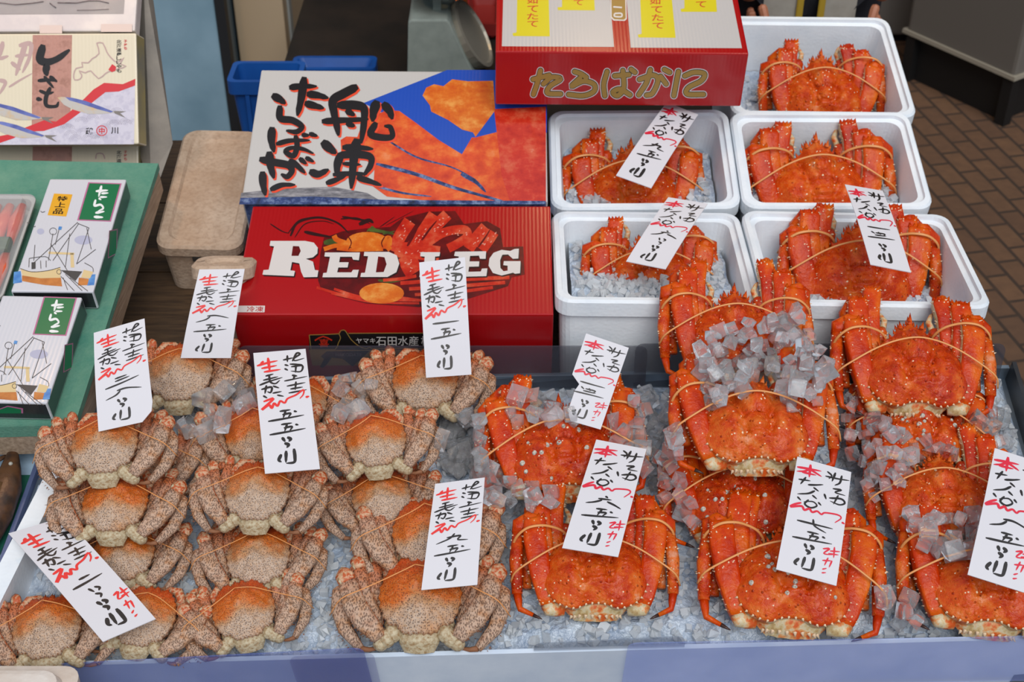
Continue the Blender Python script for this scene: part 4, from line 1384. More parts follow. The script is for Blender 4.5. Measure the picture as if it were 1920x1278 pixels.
def roe_box(pl, shift, label, seal):
    fl, fr, bl = [P(u, v, .097) for u, v in pl]
    t, m, W, D, H, top, fro, rig = carton('roe_box', fl, fr, bl, .035, label, RB, RS, group='boxed roe on the green board')
    dx, dy = shift
    top.tf = lambda x, y: (x*.42254+dx, 290+y*.42254+dy)
    mb = top.polys([[(392, 122), (540, 127), (492, 297), (342, 291)]], 1)
    obj('printed_border', mb, PKP, t)
    obj('printed_label', top.polys([[(397, 127), (533, 131), (487, 292), (350, 287)]], 2), GRP, t)
    k = [([(428, 162), (478, 158)], 11), ([(450, 140), (438, 186)], 11), ([(452, 172), (480, 170)], 9), ([(446, 188), (474, 188)], 9), ([(440, 194), (448, 200)], 9), ([(424, 202), (420, 226), (446, 222), (458, 238), (436, 250)], 10), ([(426, 258), (462, 252)], 11), ([(420, 276), (456, 278)], 12)]
    obj('lettering', top.strokes(k, 3), M('label_white', 'dfe3e4', .4), t)
    if seal:
        obj('printed_label', top.polys([[(240, 172), (322, 176), (294, 274), (211, 268)]], 1), YLP, t)
        mb = MB()
        for ch, qq in (('特', [(258, 183), (302, 185), (296, 208), (251, 206)]), ('上', [(248, 209), (294, 211), (288, 234), (242, 232)]), ('品', [(240, 238), (284, 240), (278, 264), (233, 262)])):
            top.polys(text_in(ch, qq, .02), 2, mb)
        obj('lettering', mb, INKM, t)
    obj('printed_picture', top.polys([ell(180, 340, 16, 13), ell(370, 378, 40, 20)], 1), WASH, t)
    obj('printed_picture', top.polys([[(62, 520), (92, 516), (98, 566), (58, 572)], [(400, 532), (424, 530), (418, 578), (386, 580)]], 1), SEA, t)
    mb = top.polys([[(98, 535), (180, 548), (270, 545), (276, 584), (200, 578), (130, 566), (98, 560)], [(350, 545), (395, 550), (388, 578), (346, 580)]], 1)
    obj('printed_picture', mb, HULL, t)
    mb = top.polys([[(92, 505), (140, 520), (210, 515), (268, 500), (268, 546), (180, 548), (100, 536)], [(372, 510), (414, 520), (400, 548), (360, 545)], [(215, 430), (330, 435), (330, 444), (215, 440)], [(312, 436), (326, 436), (330, 500), (314, 500)]], 2)
    obj('printed_picture', mb, M('cream_print', 'cfb98a', .4), t)
    obj('printed_picture', top.polys([[(270, 512), (365, 518), (335, 560)], [(140, 478), (158, 476), (158, 506), (140, 508)]], 3), M('charcoal_print', '3b3d40', .4), t)
    ln = [[(345, 300), (150, 480)], [(350, 305), (235, 470)], [(395, 325), (340, 485)], [(345, 305), (395, 325)], [(340, 485), (425, 420)], [(155, 400), (150, 470)], [(235, 350), (215, 470)], [(225, 395), (315, 540)], [(310, 350), (290, 500)], [(90, 505), (140, 520), (210, 515), (268, 500)], [(265, 320), (245, 400)], [(270, 540), (330, 604)], [(290, 530), (365, 604)], [(280, 545), (300, 600)], [(310, 545), (390, 605)], [(130, 460), (200, 452), (225, 470)], [(130, 460), (128, 500)], [(205, 470), (205, 500)], [(180, 470), (182, 506)], [(385, 325), (405, 420)], [(375, 480), (410, 500), (414, 520)], [(120, 300), (128, 306), (134, 300)], [(180, 250), (188, 256), (200, 252)], [(145, 316), (152, 320), (158, 317)]]
    mb = top.strokes(ln, 4, w=2.6, brush=False, k=3)
    for rx in (ell(236, 340, 16, 15, 0, 14), ell(262, 520, 10, 10, 0, 12)):
        top.strokes([rx+[rx[0]]], 4, mb, w=2.2, brush=False, k=2)
    obj('printed_picture', mb, LINE, t)
    obj('printed_picture', top.polys([[(262, 318), (276, 320), (272, 334), (258, 332)]], 5), SEA, t)
    rig.tf = top.tf
    obj('printed_border', rig.polys([[(484, 336), (522, 328), (518, 440), (478, 460)]], 1), PKP, t)
    obj('printed_label', rig.polys([[(487, 340), (518, 334), (515, 436), (482, 454)]], 2), GRP, t)
    fro.tf = top.tf
    if not seal:
        obj('printed_border', fro.polys([[(190, 622), (232, 606), (300, 618), (300, 640), (190, 640)]], 1), PKP, t)
        obj('printed_label', fro.polys([[(195, 624), (232, 611), (292, 622), (292, 640), (195, 640)]], 2), GRP, t)
roe_box(((20, 546), (175, 547), (88, 335)), (0, 0), 'white roe box with a fishing boat drawing and an amber seal', True)
roe_box(((-72, 752), (88, 756), (-8, 553)), (-83.5, 214), 'white roe box with a fishing boat drawing lying nearest the board edge, no amber seal', False)

# clear tray of roe
fl, fr, bl = P(-150, 562, .085), P(2, 562, .085), P(-78, 362, .085)
m = frame(fl, fr, bl)
W, D = (fr-fl).length, (bl-fl).dot(m.to_3x3().col[1])
m.translation = fl-m.to_3x3().col[2]*.024
t = thing('roe_tray', 'clear lidded plastic tray of red roe beside the boat-drawing boxes', 'tray', m)
CLR = mat_film('clear_plastic', 'ccd4d8', .28, .05)
mb = MB()
rows = [rrect(.012, .012, W-.012, D-.012, .012, .001), rrect(.006, .006, W-.006, D-.006, .014, .018), rrect(0, 0, W, D, .016, .019), rrect(0, 0, W, D, .016, .022)]
mb.quad_grid(rows, 0, True)
mb.poly(rows[0])
obj('tray_base', mb, M('tray_rim', 'b4b2ae', .3), t)
mb = MB()
rows = [rrect(0, 0, W, D, .016, .0225), rrect(.012, .012, W-.012, D-.012, .012, .0225), rrect(.015, .015, W-.015, D-.015, .01, .034)]
mb.quad_grid(rows, 0, True)
mb.poly(rows[-1])
obj('lid', mb, CLR, t)
ROE = M('roe', 'd2402a', .3, 'e06a48', 35, .35, .65, .3, 200)
for k in range(5):
    mb = MB()
    x = .02+k*(W-.04)/4
    mb.seg([(x, .022, .016), (x+.001, D*.3, .018), (x, D*.46, .016)], [.014, .022, .012], [.014, .018, .010], Vector((0, 0, 1)), 0, 10, 2)
    mb.seg([(x, D*.54, .016), (x-.001, D*.75, .018), (x, D-.02, .016)], [.012, .022, .013], [.012, .018, .012], Vector((0, 0, 1)), 0, 10, 2)
    obj('roe_sac', mb, ROE, t, True)
mb = MB()
mb.box((.014, D*.44, .014), (W-.014, D*.56, .029))
obj('leaf_divider', mb, M('leaf_green', '4b5b35', .5, '33421f', 60), t, False, .004)

# printed smelt cartons and a paper-wrapped tray above them
CREAMC = mat_card('cream_card', 'd8cdb4', .4)
SIDEC = M('tape_side', 'a89a62', .35, '8b8672', 20)
def tilted(y0, v0, u1, ang):
    fl = Py(-150, v0, y0)
    fr = Py(u1, v0-2, y0)
    up = Vector((0, math.cos(ang), math.sin(ang)))
    return fl, fr, fl+up
ang = math.radians(58)
RSTR = M('torn_red_print', 'c8222c', .4)
LAV = M('lavender_print', 'c9c4d2', .4, 'bdb8c9', 90, .45, .55)
BRN = mat_print('brown_column_print', [(.35, hx('9a6a5a')), (.5, hx('b58273')), (.65, hx('a8786c'))], 45, .45)
MAUV = M('mauve_print', 'b79a96', .5)
def smelt(y0, v0, vt, label, full):
    fl, fr, bl = tilted(y0, v0, 260, ang)
    ex = (fr-fl).normalized()
    n = ex.cross((bl-fl).normalized())
    hgt = (Ppl(100, vt, fl, n)-fl).dot((bl-fl).normalized())
    t, m, W, D, H, top, fro, rig = carton('smelt_carton', fl, fr, bl, .05, label, CREAMC, SIDEC, D=hgt)
    top.z(0, 0 if full else 207, .25039)
    top.tf = (lambda x, y: (x*.25039, y*.25039)) if full else (lambda x, y: (x*.25039, y*.25039+207.5))
    cut = 262
    if full:
        obj('printed_column', top.polys([[(245, cut), (540, cut), (528, 840), (520, 1082), (236, 1082)]], 1), BRN, t)
        mb = top.polys([[(0, 1070), (100, 1036), (200, 985), (330, 980), (480, 930), (590, 850), (700, 760), (790, 690), (890, 685), (1012, 640), (1004, 1080), (-560, 1086), (-560, 1076)]], 2)
        obj('printed_waves', mb, LAV, t)
        wv = []
        rg = random.Random(3)
        for _ in range(26):
            x, y = rg.uniform(250, 960), rg.uniform(820, 1060)
            if y < 1040-(x-100)*.38:
                continue
            for r in (22, 34, 46):
                wv.append([(x+r*math.cos(a), min(1078, y-r*.8*math.sin(a))) for a in [math.pi*i/6 for i in range(7)] if x+r*math.cos(a) < 1000])
        obj('printed_waves', top.strokes([w for w in wv if len(w) > 2], 3, w=2.2, brush=False, k=2), M('wave_line_print', '9a93a5', .5), t)
        mb = top.polys([[(-560, 1076), (-560, 1040), (0, 1018), (100, 1000), (190, 955), (330, 900), (420, 910), (520, 840), (630, 740), (700, 670), (780, 620), (920, 630), (1014, 590), (1012, 640), (890, 685), (790, 690), (700, 760), (590, 850), (480, 930), (330, 980), (200, 985), (100, 1036), (0, 1070)]], 4)
        obj('printed_band', mb, RSTR, t)
        for bx, by, sc in ((430, 725, 1.0), (-110, 770, 1.0), (-85, 905, 1.0)):
            F = lambda L: [(bx+x*sc, by+y*sc) for x, y in L]
            obj('printed_fish', top.polys([F([(0, 5), (30, 0), (90, 4), (200, 28), (320, 70), (420, 108), (430, 118), (330, 128), (230, 128), (120, 96), (50, 60)])], 5), M('fish_silver_print', 'b9b3ae', .4, 'c9a878', 60, .5, .7), t)
            obj('printed_fish', top.polys([F([(60, 2), (110, 6), (210, 30), (330, 74), (420, 110), (400, 118), (300, 92), (180, 52), (90, 26)])], 6), M('fish_blue_print', '4a549a', .4, '6a76b8', 50), t)
            obj('printed_fish', top.polys([F([(420, 106), (515, 108), (470, 122), (512, 158), (430, 124)])], 6), M('fish_tail_print', '77706a', .4), t)
        obj('lettering', top.polys(text_in('鵡', [(642, 955), (695, 955), (695, 1006), (642, 1006)], .02), 5), INKM, t)
        rr = ell(763, 978, 38, 36, 0, 20)
        mb = top.strokes([rr+[rr[0]]], 5, w=7, brush=False, k=2)
        top.polys(text_in('中', [(740, 955), (786, 955), (786, 1004), (740, 1004)], .03), 5.6, mb)
        obj('lettering', mb, RSTR, t)
        obj('lettering', top.polys(text_in('川', [(832, 952), (886, 952), (886, 1002), (832, 1002)], .02), 5), INKM, t)
        br = [([(320, 350), (300, 440), (350, 465), (430, 440), (515, 378)], 58), ([(352, 490), (345, 530), (352, 560)], 52), ([(290, 604), (360, 598), (425, 604)], 26), ([(335, 575), (370, 620), (400, 655)], 24), ([(378, 575), (425, 610)], 28), ([(375, 660), (345, 730), (350, 790), (420, 795), (438, 765)], 30), ([(300, 680), (355, 700), (400, 690)], 24), ([(280, 740), (312, 745)], 30)]
        obj('lettering', top.strokes(br, 7), INKM, t)
        mv = [([(190, 330), (160, 430), (120, 560)], 40), ([(150, 340), (230, 330), (220, 430), (170, 540)], 34), ([(120, 420), (215, 410)], 26), ([(90, 470), (150, 520)], 30), ([(20, 320), (0, 420)], 34), ([(0, 440), (60, 420)], 26), ([(0, 600), (40, 620), (0, 700)], 30), ([(70, 650), (150, 600), (240, 550)], 16), ([(-60, 330), (-80, 600)], 40), ([(-160, 420), (-40, 400)], 34)]
        obj('lettering', top.strokes(mv, 1), MAUV, t)
    else:
        obj('printed_column', top.polys([[(245, cut), (540, cut), (538, 380), (243, 380)]], 1), BRN, t)
    hk = [(725, 322), (742, 400), (690, 440), (660, 470), (612, 468), (620, 500), (570, 512), (552, 560), (560, 598), (602, 590), (612, 560), (592, 530), (640, 545), (680, 530), (738, 588), (790, 550), (830, 530), (890, 515), (945, 495), (900, 478), (930, 432), (880, 468), (830, 430), (800, 388), (770, 322), (725, 322)]
    if not full:
        hk = [(718, 360), (725, 322), (770, 322), (785, 360)]
    obj('printed_map', top.strokes([hk], 5, w=9, brush=False, k=2), MAUV, t)
    if full:
        obj('printed_map', top.polys([[(840, 480), (870, 500), (865, 530), (838, 540), (812, 522)]], 6), RSTR, t)
    mb = MB()
    for i, ch in enumerate('北海道産ししゃも' if full else '北海道'):
        y = 298+i*31
        top.polys(text_in(ch, [(872, y), (910, y), (910, y+28), (872, y+28)], .015), 6, mb)
    obj('lettering', mb, INKM, t)
    mb = MB()
    for i, ch in enumerate('子持ち'):
        y = 298+i*26
        top.polys(text_in(ch, [(928, y), (952, y), (952, y+22), (928, y+22)], .02), 6, mb)
    obj('lettering', mb, RSTR, t)
    return t, m, W, D, H, fl, bl
A = smelt(1.985, 272, 64, 'cream carton with a smelt picture, torn red band and brush letters, whole face showing', True)
smelt(2.035, 330, 273, 'cream smelt carton below, only a strip showing behind the green board', False)
# paper-wrapped tray
mm = A[1]
tl = mm @ Vector((0, A[3], A[4]))
tr = mm @ Vector((A[2], A[3], A[4]))
fl = Py(-150, 60, tl.y+.01)
fr = Py(253, 58, tl.y+.01)
up = Vector((0, math.cos(math.radians(40)), math.sin(math.radians(40))))
m = frame(fl, fr, fl+up)
W = (fr-fl).length
n_ = m.to_3x3().col[2]
m.translation = fl-n_*.03
t = thing('wrapped_fish_tray', 'flat tray wrapped in white paper with dried fish shapes under film, above the smelt carton', 'tray', m)
PW = M('white_wrap', 'd9cfca', .5, 'c9c0c0', 14, .4, .6, .35, 22, .006)
mb = MB()
mb.box((0, 0, 0), (W, .16, .03))
obj('paper_wrap', mb, PW, t, False, .004)
mb = MB()
mb.box((-.002, .03, .03), (W-.02, .158, .0315))
obj('film_cover', mb, mat_film('wrap_film', 'b9b3b3', .3, .1), t)
ff = Face(m, (0, 0, .032), (0, 0, 1))
ff.tf = lambda x, y: (x*.1458, y*.1458)
DF = M('dry_fish_dark', '4b4144', .4, '7d7072', 80)
for pts, w in (([(-300, 20), (0, 35), (200, 60), (420, 40), (560, 20)], 14), ([(640, 40), (720, 100)], 16), ([(740, 35), (980, 38), (1150, 8), (1280, 10), (1400, 40)], 15), ([(990, 132), (1200, 128), (1400, 118)], 9)):
    mb = MB()
    pp = [ff.at(x, y, 2) for x, y in pts]
    ws = [w*.1458*2.2/2600*.9]*len(pp)
    mb.seg(pp, ws, [q*.5 for q in ws], Vector((0, 0, 1)), 0, 7, 2)
    obj('fish_ridge', mb, DF, t, True)
for x0, x1, y0, y1 in ((510, 800, 325, 430), (1300, 1700, 310, 410)):
    obj('tape', ff.polys([[(x0, y0), (x1, y0), (x1, y1), (x0, y1)]], 3), M('paper_tape', 'cbb9b2', .4), t)
# leaning grey foam sheet behind them
pa, pb, pc, pd = Py(272, 40, 2.12), Py(322, 262, 2.06), Py(302, 330, 2.04), Py(262, 262, 2.04)
o = pc
mb = MB()
mb.prism([p-o for p in (Py(268, -60, 2.22), Py(282, -40, 2.26), Py(324, 268, 2.08), Py(301, 332, 2.03), Py(283, 330, 2.03), Py(262, 262, 2.08))], Vector((-.012, .012, .0)), 0)
ob = obj('foam_sheet', mb, M('weathered_foam', '9a9288', .8, '7f7a74', 15, .3, .7, .4, 150, .002), None)
ob.location = o
tag(ob, 'weathered grey foam sheet leaning between the smelt cartons and the dirty foam box', 'foam sheet')

# dirty foam boxes between the board and the cartons
def closed_foam(FLp, FRp, BLp, H, label):
    m = frame(FLp, FRp, BLp)
    W = (FRp-FLp).length
    D = (BLp-FLp).dot(m.to_3x3().col[1])
    m.translation = FLp-m.to_3x3().col[2]*H
    t = thing('dirty_foam_box', label, 'box', m)
    mb = MB()
    rows = [rrect(.012, .012, W-.012, D-.012, .02, 0), rrect(.006, .006, W-.006, D-.006, .022, H-.024), rrect(.012, .012, W-.012, D-.012, .022, H-.022)]
    mb.quad_grid(rows, 0, True)
    mb.poly(rows[0])
    obj('box_body', mb, DFOAM, t)
    mb = MB()
    rows = [rrect(i, i, W-i, D-i, .024, z) for i, z in ((.004, H-.0235), (0, H-.020), (0, H-.004), (.004, H), (.016, H), (.02, H-.005), (.03, H-.006))]
    mb.quad_grid(rows, 0, True)
    mb.poly(rows[-1])
    mb.poly(rows[0])
    lid = obj('lid', mb, DFOAM, t)
    mb = MB()
    mb.box((W*.42, -.001, H-.03), (W*.56, .006, H-.022))
    obj('finger_slot', mb, M('slot_dark', '2b2724', .9), t)
    return t
closed_foam(Py(288, 462, 1.86), Py(452, 466, 1.86), Py(322, 240, 2.15), .105, 'dirty beige foam box with a lid beside the green board, largest of the two')
closed_foam(Py(352, 500, 1.66), Py(470, 500, 1.66), Py(368, 478, 1.728), .2, 'smaller dirty foam box standing behind the price card in front of the larger one')

# ------------------------------------------------------------------ background
# weighing scale on a dark counter
yb = 2.72
zc = Py(800, 176, yb).z
mb = MB()
mb.box((-.9, 2.5, FLOOR), (.42, 3.25, zc))
ob = obj('back_counter', MB(), [WALLM])
bpy.data.objects.remove(ob)
cnt = thing('back_counter', 'dark work counter behind the stall carrying the scale and blue crates', 'counter', Vector((-.24, 2.9, FLOOR)))
mb = MB()
mb.box((-.27, -.40, zc-FLOOR-.04), (.66, .4, zc-FLOOR))
obj('counter_top', mb, M('counter_dark', '15110f', .6, '241c17', 10), cnt)
mb = MB()
mb.box((-.24, -.36, 0), (.62, .37, zc-FLOOR-.04))
obj('counter_body', mb, WALLM, cnt)
GS = M('scale_enamel', '8a948f', .45, '7d8782', 30)
base = Py(830, 176, yb)
o = Vector((base.x, yb, zc))
t = thing('weighing_scale', 'grey-green kitchen weighing scale with a round dial behind the brush-writing carton', 'scale', o)
zz_ = lambda u, v: Py(u, v, yb)-o
hp = [zz_(u, v) for u, v in ((765, 42), (770, 37), (838, 37), (844, 44), (893, 148), (897, 175), (763, 175))]
mb = MB()
mb.prism(hp, Vector((0, .16, 0)))
obj('housing', mb, GS, t, False, .004)
mb = MB()
a, b = zz_(810, 37), zz_(826, 0)
mb.box((a.x, .05, a.z-.005), (a.x+.017, .08, b.z+.03))
obj('post', mb, GS, t)
mb = MB()
c0 = zz_(830, -6)
mb.quad_grid([[Vector((c0.x+.01+r*math.cos(k*math.pi/12), .08+r*math.sin(k*math.pi/12), c0.z+z)) for k in range(24)] for r, z in ((.02, 0), (.09, .0), (.095, .008), (.09, .006), (.01, .004))], 0, True)
obj('pan', mb, M('pan_steel', '6a6f70', .4, Metallic=.6), t)
dc = (zz_(838, 40)+zz_(898, 150))/2+Vector((.012, .08, 0))
ax = Vector((.86, -.1, .5)).normalized()
s1 = Vector((0, 1, 0)).cross(ax).normalized()
s2 = ax.cross(s1)
rows = []
for r, z in ((.0, -.01), (.074, -.01), (.078, .012), (.070, .014), (.066, .009), (.0, .009)):
    rows.append([dc+(s1*math.cos(k*math.pi/14)+s2*math.sin(k*math.pi/14))*r+ax*z for k in range(28)])
mb = MB()
mb.quad_grid(rows, 0, True)
obj('dial', mb, M('dial_chrome', 'a19c90', .3, Metallic=.5), t, False)
# red crate and warm copper pot behind the scale
BLUEC = M('blue_crate', '0f4f9e', .45, '0c428a', 10)
REDC = M('red_crate', '7d1d1a', .5)
def crate(u0, v0, u1, y0, y1, H, label, mt, z0=None):
    fl, fr = Py(u0, v0, y0), Py(u1, v0, y0)
    bl = Vector((fl.x, y1, fl.z))
    m = frame(fl, fr, bl)
    W, D = (fr-fl).length, y1-y0
    H = fl.z-zc
    m.translation = Vector((fl.x, y0, zc))
    t = thing('plastic_crate', label, 'crate', m)
    mb = MB()
    rows = [rrect(.01, .01, W-.01, D-.01, .012, .0), rrect(.004, .004, W-.004, D-.004, .012, H-.03), rrect(-.004, -.004, W+.004, D+.004, .014, H-.028), rrect(-.004, -.004, W+.004, D+.004, .014, H), rrect(.006, .006, W-.006, D-.006, .012, H), rrect(.016, .016, W-.016, D-.016, .012, .01)]
    mb.quad_grid(rows, 0, True)
    mb.poly(rows[0])
    mb.poly(rows[-1])
    obj('crate_shell', mb, mt, t)
    for k in range(1, 4):
        mb = MB()
        mb.box((W*k/4-.004, -.004, .01), (W*k/4+.004, .006, H-.03))
        obj('rib', mb, mt, t)
    return t
crate(428, 152, 560, 2.53, 2.62, 0, 'blue plastic crate beside the grey cold store door', BLUEC)
crate(548, 128, 700, 2.78, 2.84, 0, 'second blue plastic crate behind the brush-writing carton', BLUEC)
crate(872, 44, 940, 3.0, 3.2, 0, 'dark red plastic crate behind the weighing scale', REDC)
p0 = Py(852, 30, 2.98)
t = thing('copper_pot', 'copper-coloured pot behind the weighing scale post', 'pot', Vector((p0.x, 2.98, zc)))
mb = MB()
hh = p0.z-zc+.05
rows = [[Vector((r*math.cos(k*math.pi/10), r*math.sin(k*math.pi/10), z)) for k in range(20)] for r, z in ((.02, 0), (.035, .0), (.037, hh*.6), (.03, hh*.9), (.022, hh), (.018, hh-.002))]
mb.quad_grid(rows, 0, True)
mb.poly(rows[0])
obj('pot_body', mb, M('copper', '9a4c1c', .35, Metallic=.6), t, True)
mb = MB()
mb.tube([(-.03, 0, hh*.8), (-.05, 0, hh*.6), (-.034, 0, hh*.4)], .004)
obj('handle', mb, M('copper', '9a4c1c'), t, True)

# cold store cabinet, cupboard, post
pl = Py(428, 60, 3.35)
t = thing('cold_cabinet', 'tall blue-grey cold cabinet with scuffed door behind the foam boxes', 'cabinet', Vector((pl.x-.45, 3.6, FLOOR)))
mb = MB()
mb.box((-1.2, -.25, 0), (.45, .4, 2.6))
obj('cabinet_body', mb, M('cabinet_side', '546570', .5), t, False, .01)
mb = MB()
mb.box((-1.2, -.28, .05), (.43, -.252, 2.6))
obj('door', mb, M('scuffed_blue_grey', '86a5b8', .5, '6f8fa2', 5, .35, .7, .05, 60), t, False, .006)
mb = MB()
mb.box((.432, -.285, .0), (.456, -.25, 2.6))
obj('door_seal', mb, M('black_rubber', '16181c', .6), t)
pl, pr = Py(441, 60, 3.4), Py(533, 60, 3.4)
t = thing('cupboard', 'plain beige cupboard in the shade beside the cold cabinet', 'cupboard', Vector(((pl.x+pr.x)/2, 3.62, FLOOR)))
w = (pr.x-pl.x)/2
mb = MB()
mb.box((-w, -.2, 0), (w, .3, 2.4))
obj('cupboard_body', mb, M('beige_board', 'a8967d', .6), t, False, .004)
mb = MB()
mb.box((-w+.004, -.215, .9), (w-.004, -.2, 2.38))
obj('door', mb, M('beige_door', 'b3a187', .6), t, False, .003)
pl = Py(538, 30, 3.5)
mb = MB()
mb.box((-.012, -.02, 0), (.012, .02, 2.6))
ob = obj('post', mb, M('pale_post', '8f9494', .6))
ob.location = (pl.x, 3.5, FLOOR)
tag(ob, 'pale narrow post standing beside the beige cupboard', 'post')

# grey counter by the floor at the side
cA = Pz(1880, 238, FLOOR)
d1 = Vector((-.57, .82, 0)).normalized()
d2 = Vector((d1.y, -d1.x, 0))
m = Matrix((d2, d1, Vector((0, 0, 1)))).transposed().to_4x4()
m.translation = cA
t = thing('display_freezer', 'grey chest cabinet on a black plinth standing on the brick floor', 'freezer', m)
mb = MB()
mb.box((0, 0, .16), (1.2, .42, 1.0))
obj('cabinet_body', mb, M('freezer_grey', '6b6762', .5), t, False, .012)
mb = MB()
mb.box((-.008, -.008, .155), (1.21, .43, .168))
obj('edge_trim', mb, M('freezer_trim', '9f998c', .4), t)
mb = MB()
mb.box((.03, .03, 0), (1.17, .4, .155))
obj('plinth', mb, M('black_plinth', '121213', .6), t)
for x, y in ((.0, .0), (.0, .38)):
    mb = MB()
    mb.box((x, y, 0), (x+.035, y+.035, .155))
    obj('foot', mb, M('black_plinth', '121213'), t)

p0, p1 = Py(1560, 120, 4.4), Py(1740, 120, 4.4)
t = thing('grey_cabinet', 'plain grey cabinet standing far back between the person and the chest cabinet', 'cabinet', Vector(((p0.x+p1.x)/2, 4.7, FLOOR)))
w = (p1.x-p0.x)/2
mb = MB()
mb.box((-w, -.3, .03), (w, .3, 1.6))
obj('cabinet_body', mb, M('cabinet_grey', '77736f', .5), t, False, .01)
mb = MB()
mb.box((-w+.02, -.28, 0), (w-.02, .28, .03))
obj('plinth', mb, M('black_plinth', '121213'), t)

# person standing behind the boxes
pp = Py(1500, 8, 2.78)
o = Vector((pp.x, 2.85, FLOOR))
t = thing('person', 'person in a white and yellow apron over navy clothes standing behind the foam boxes', 'person', o)
def skin(name, joints, edges, rad, mt, lvl=2):
    me = bpy.data.meshes.new(name)
    me.from_pydata(joints, edges, [])
    ob = bpy.data.objects.new(name, me)
    C.objects.link(ob)
    ob.modifiers.new('skin', 'SKIN')
    sv = me.skin_vertices[0].data
    for i, r in enumerate(rad):
        sv[i].radius = r if isinstance(r, tuple) else (r, r)
        sv[i].use_root = i == 0
    s = ob.modifiers.new('subsurf', 'SUBSURF')
    s.levels = s.render_levels = lvl
    me.materials.append(mt)
    ob.parent = t
    return ob
SK = M('skin', 'a3684c', .5)
NAVY = M('navy_cloth', '15161f', .8)
J = [(0, 0, .92), (0, .01, 1.12), (0, .02, 1.36), (0, .01, 1.47), (0, -.01, 1.6), (0, -.01, 1.68),
     (.10, 0, .86), (.11, -.02, .48), (.12, .02, .09), (.13, -.11, .04), (-.10, 0, .86), (-.11, -.02, .48), (-.12, .02, .09), (-.13, -.11, .04),
     (.19, .02, 1.38), (.26, .0, 1.1), (.16, -.16, .93), (.13, -.19, .86), (-.19, .02, 1.38), (-.26, .0, 1.1), (-.15, -.16, .93), (-.12, -.19, .86)]
E_ = [(0, 1), (1, 2), (2, 3), (3, 4), (4, 5), (0, 6), (6, 7), (7, 8), (8, 9), (0, 10), (10, 11), (11, 12), (12, 13), (2, 14), (14, 15), (15, 16), (16, 17), (2, 18), (18, 19), (19, 20), (20, 21)]
R_ = [(.15, .11), (.14, .1), (.15, .1), .055, (.085, .1), (.06, .07), .08, .055, .04, .04, .08, .055, .04, .04, .055, .045, .032, (.042, .02), .055, .045, .032, (.042, .02)]
skin('body', J, E_, R_, SK)
skin('trousers', [(0, 0, .95), (.10, 0, .86), (.11, -.02, .48), (.12, .02, .12), (-.10, 0, .86), (-.11, -.02, .48), (-.12, .02, .12)], [(0, 1), (1, 2), (2, 3), (0, 4), (4, 5), (5, 6)], [(.165, .125), .1, .07, .06, .1, .07, .06], NAVY)
skin('shirt', [(0, 0, .93), (0, .01, 1.12), (0, .02, 1.38), (.19, .02, 1.385), (.24, .01, 1.18), (-.19, .02, 1.385), (-.24, .01, 1.18)], [(0, 1), (1, 2), (2, 3), (3, 4), (2, 5), (5, 6)], [(.165, .122), (.155, .112), (.165, .112), .068, .06, .068, .06], NAVY)
for s in (1, -1):
    h = Vector((.13 if s > 0 else -.12, -.19, .86))
    for k in range(4):
        a = h+Vector((0, (k-1.5)*.018, -.02))
        skin('finger', [tuple(a), tuple(a+Vector((0, -.006, -.04+.004*abs(k-1)))), tuple(a+Vector((-s*.008, -.016, -.068+.006*abs(k-1))))], [(0, 1), (1, 2)], [.009, .008, .007], SK, 1)
    skin('thumb', [tuple(h+Vector((-s*.01, -.03, .01))), tuple(h+Vector((-s*.02, -.045, -.02))), tuple(h+Vector((-s*.022, -.05, -.045)))], [(0, 1), (1, 2)], [.011, .009, .008], SK, 1)
for q in (-1, 1):
    mb = MB()
    mb.blob((q*.032, -.105, 1.625), (.012, .008, .008))
    obj('eye', mb, M('eye_dark', '1a1412', .3), t, True)
mb = MB()
mb.cone(Vector((0, -.1, 1.58)), Vector((0, -1, -.3)), .016, .03, 0, 6)
obj('nose', mb, SK, t, True)
mb = MB()
mb.blob((0, -.098, 1.545), (.024, .008, .006))
obj('mouth', mb, M('lips', '8a4a40', .5), t, True)
for q in (-1, 1):
    mb = MB()
    mb.blob((q*.088, 0, 1.61), (.012, .022, .032))
    obj('ear', mb, SK, t, True)
mb = MB()
rows = [[Vector((.1*math.sin(th)*math.cos(k*math.pi/8), .01+.115*math.sin(th)*math.sin(k*math.pi/8), 1.63+.11*math.cos(th))) for k in range(16)] for th in (.05, .4, .8, 1.2, 1.5)]
mb.quad_grid(rows, 0, True)
mb.poly(rows[0])
obj('hair', mb, M('black_hair', '0d0b0b', .6), t, True)
APR = M('white_apron', '9a968e', .8, '8c8880', 30)
APY = M('yellow_trim', '9a7f1c', .8)
for sgn in (-1, 1):
    mb = MB()
    rows = [[Vector((sgn*x, -.15-.02*math.cos(x*8)+.0*z, z)) for x in (.02, .045, .07, .095)] for z in (.52, .7, .9, 1.1, 1.35)]
    rows2 = [[p+Vector((0, .006, 0)) for p in r] for r in rows]
    mb.quad_grid(rows)
    mb.quad_grid([r[::-1] for r in rows2])
    obj('apron_panel', mb, APR, t, True)
    mb = MB()
    mb.seg([(sgn*.022, -.174, z) for z in (.52, .8, 1.1, 1.35)], [.014]*4, [.004]*4, Vector((0, -1, 0)), 0, 6, 3)
    obj('apron_trim', mb, APY, t)

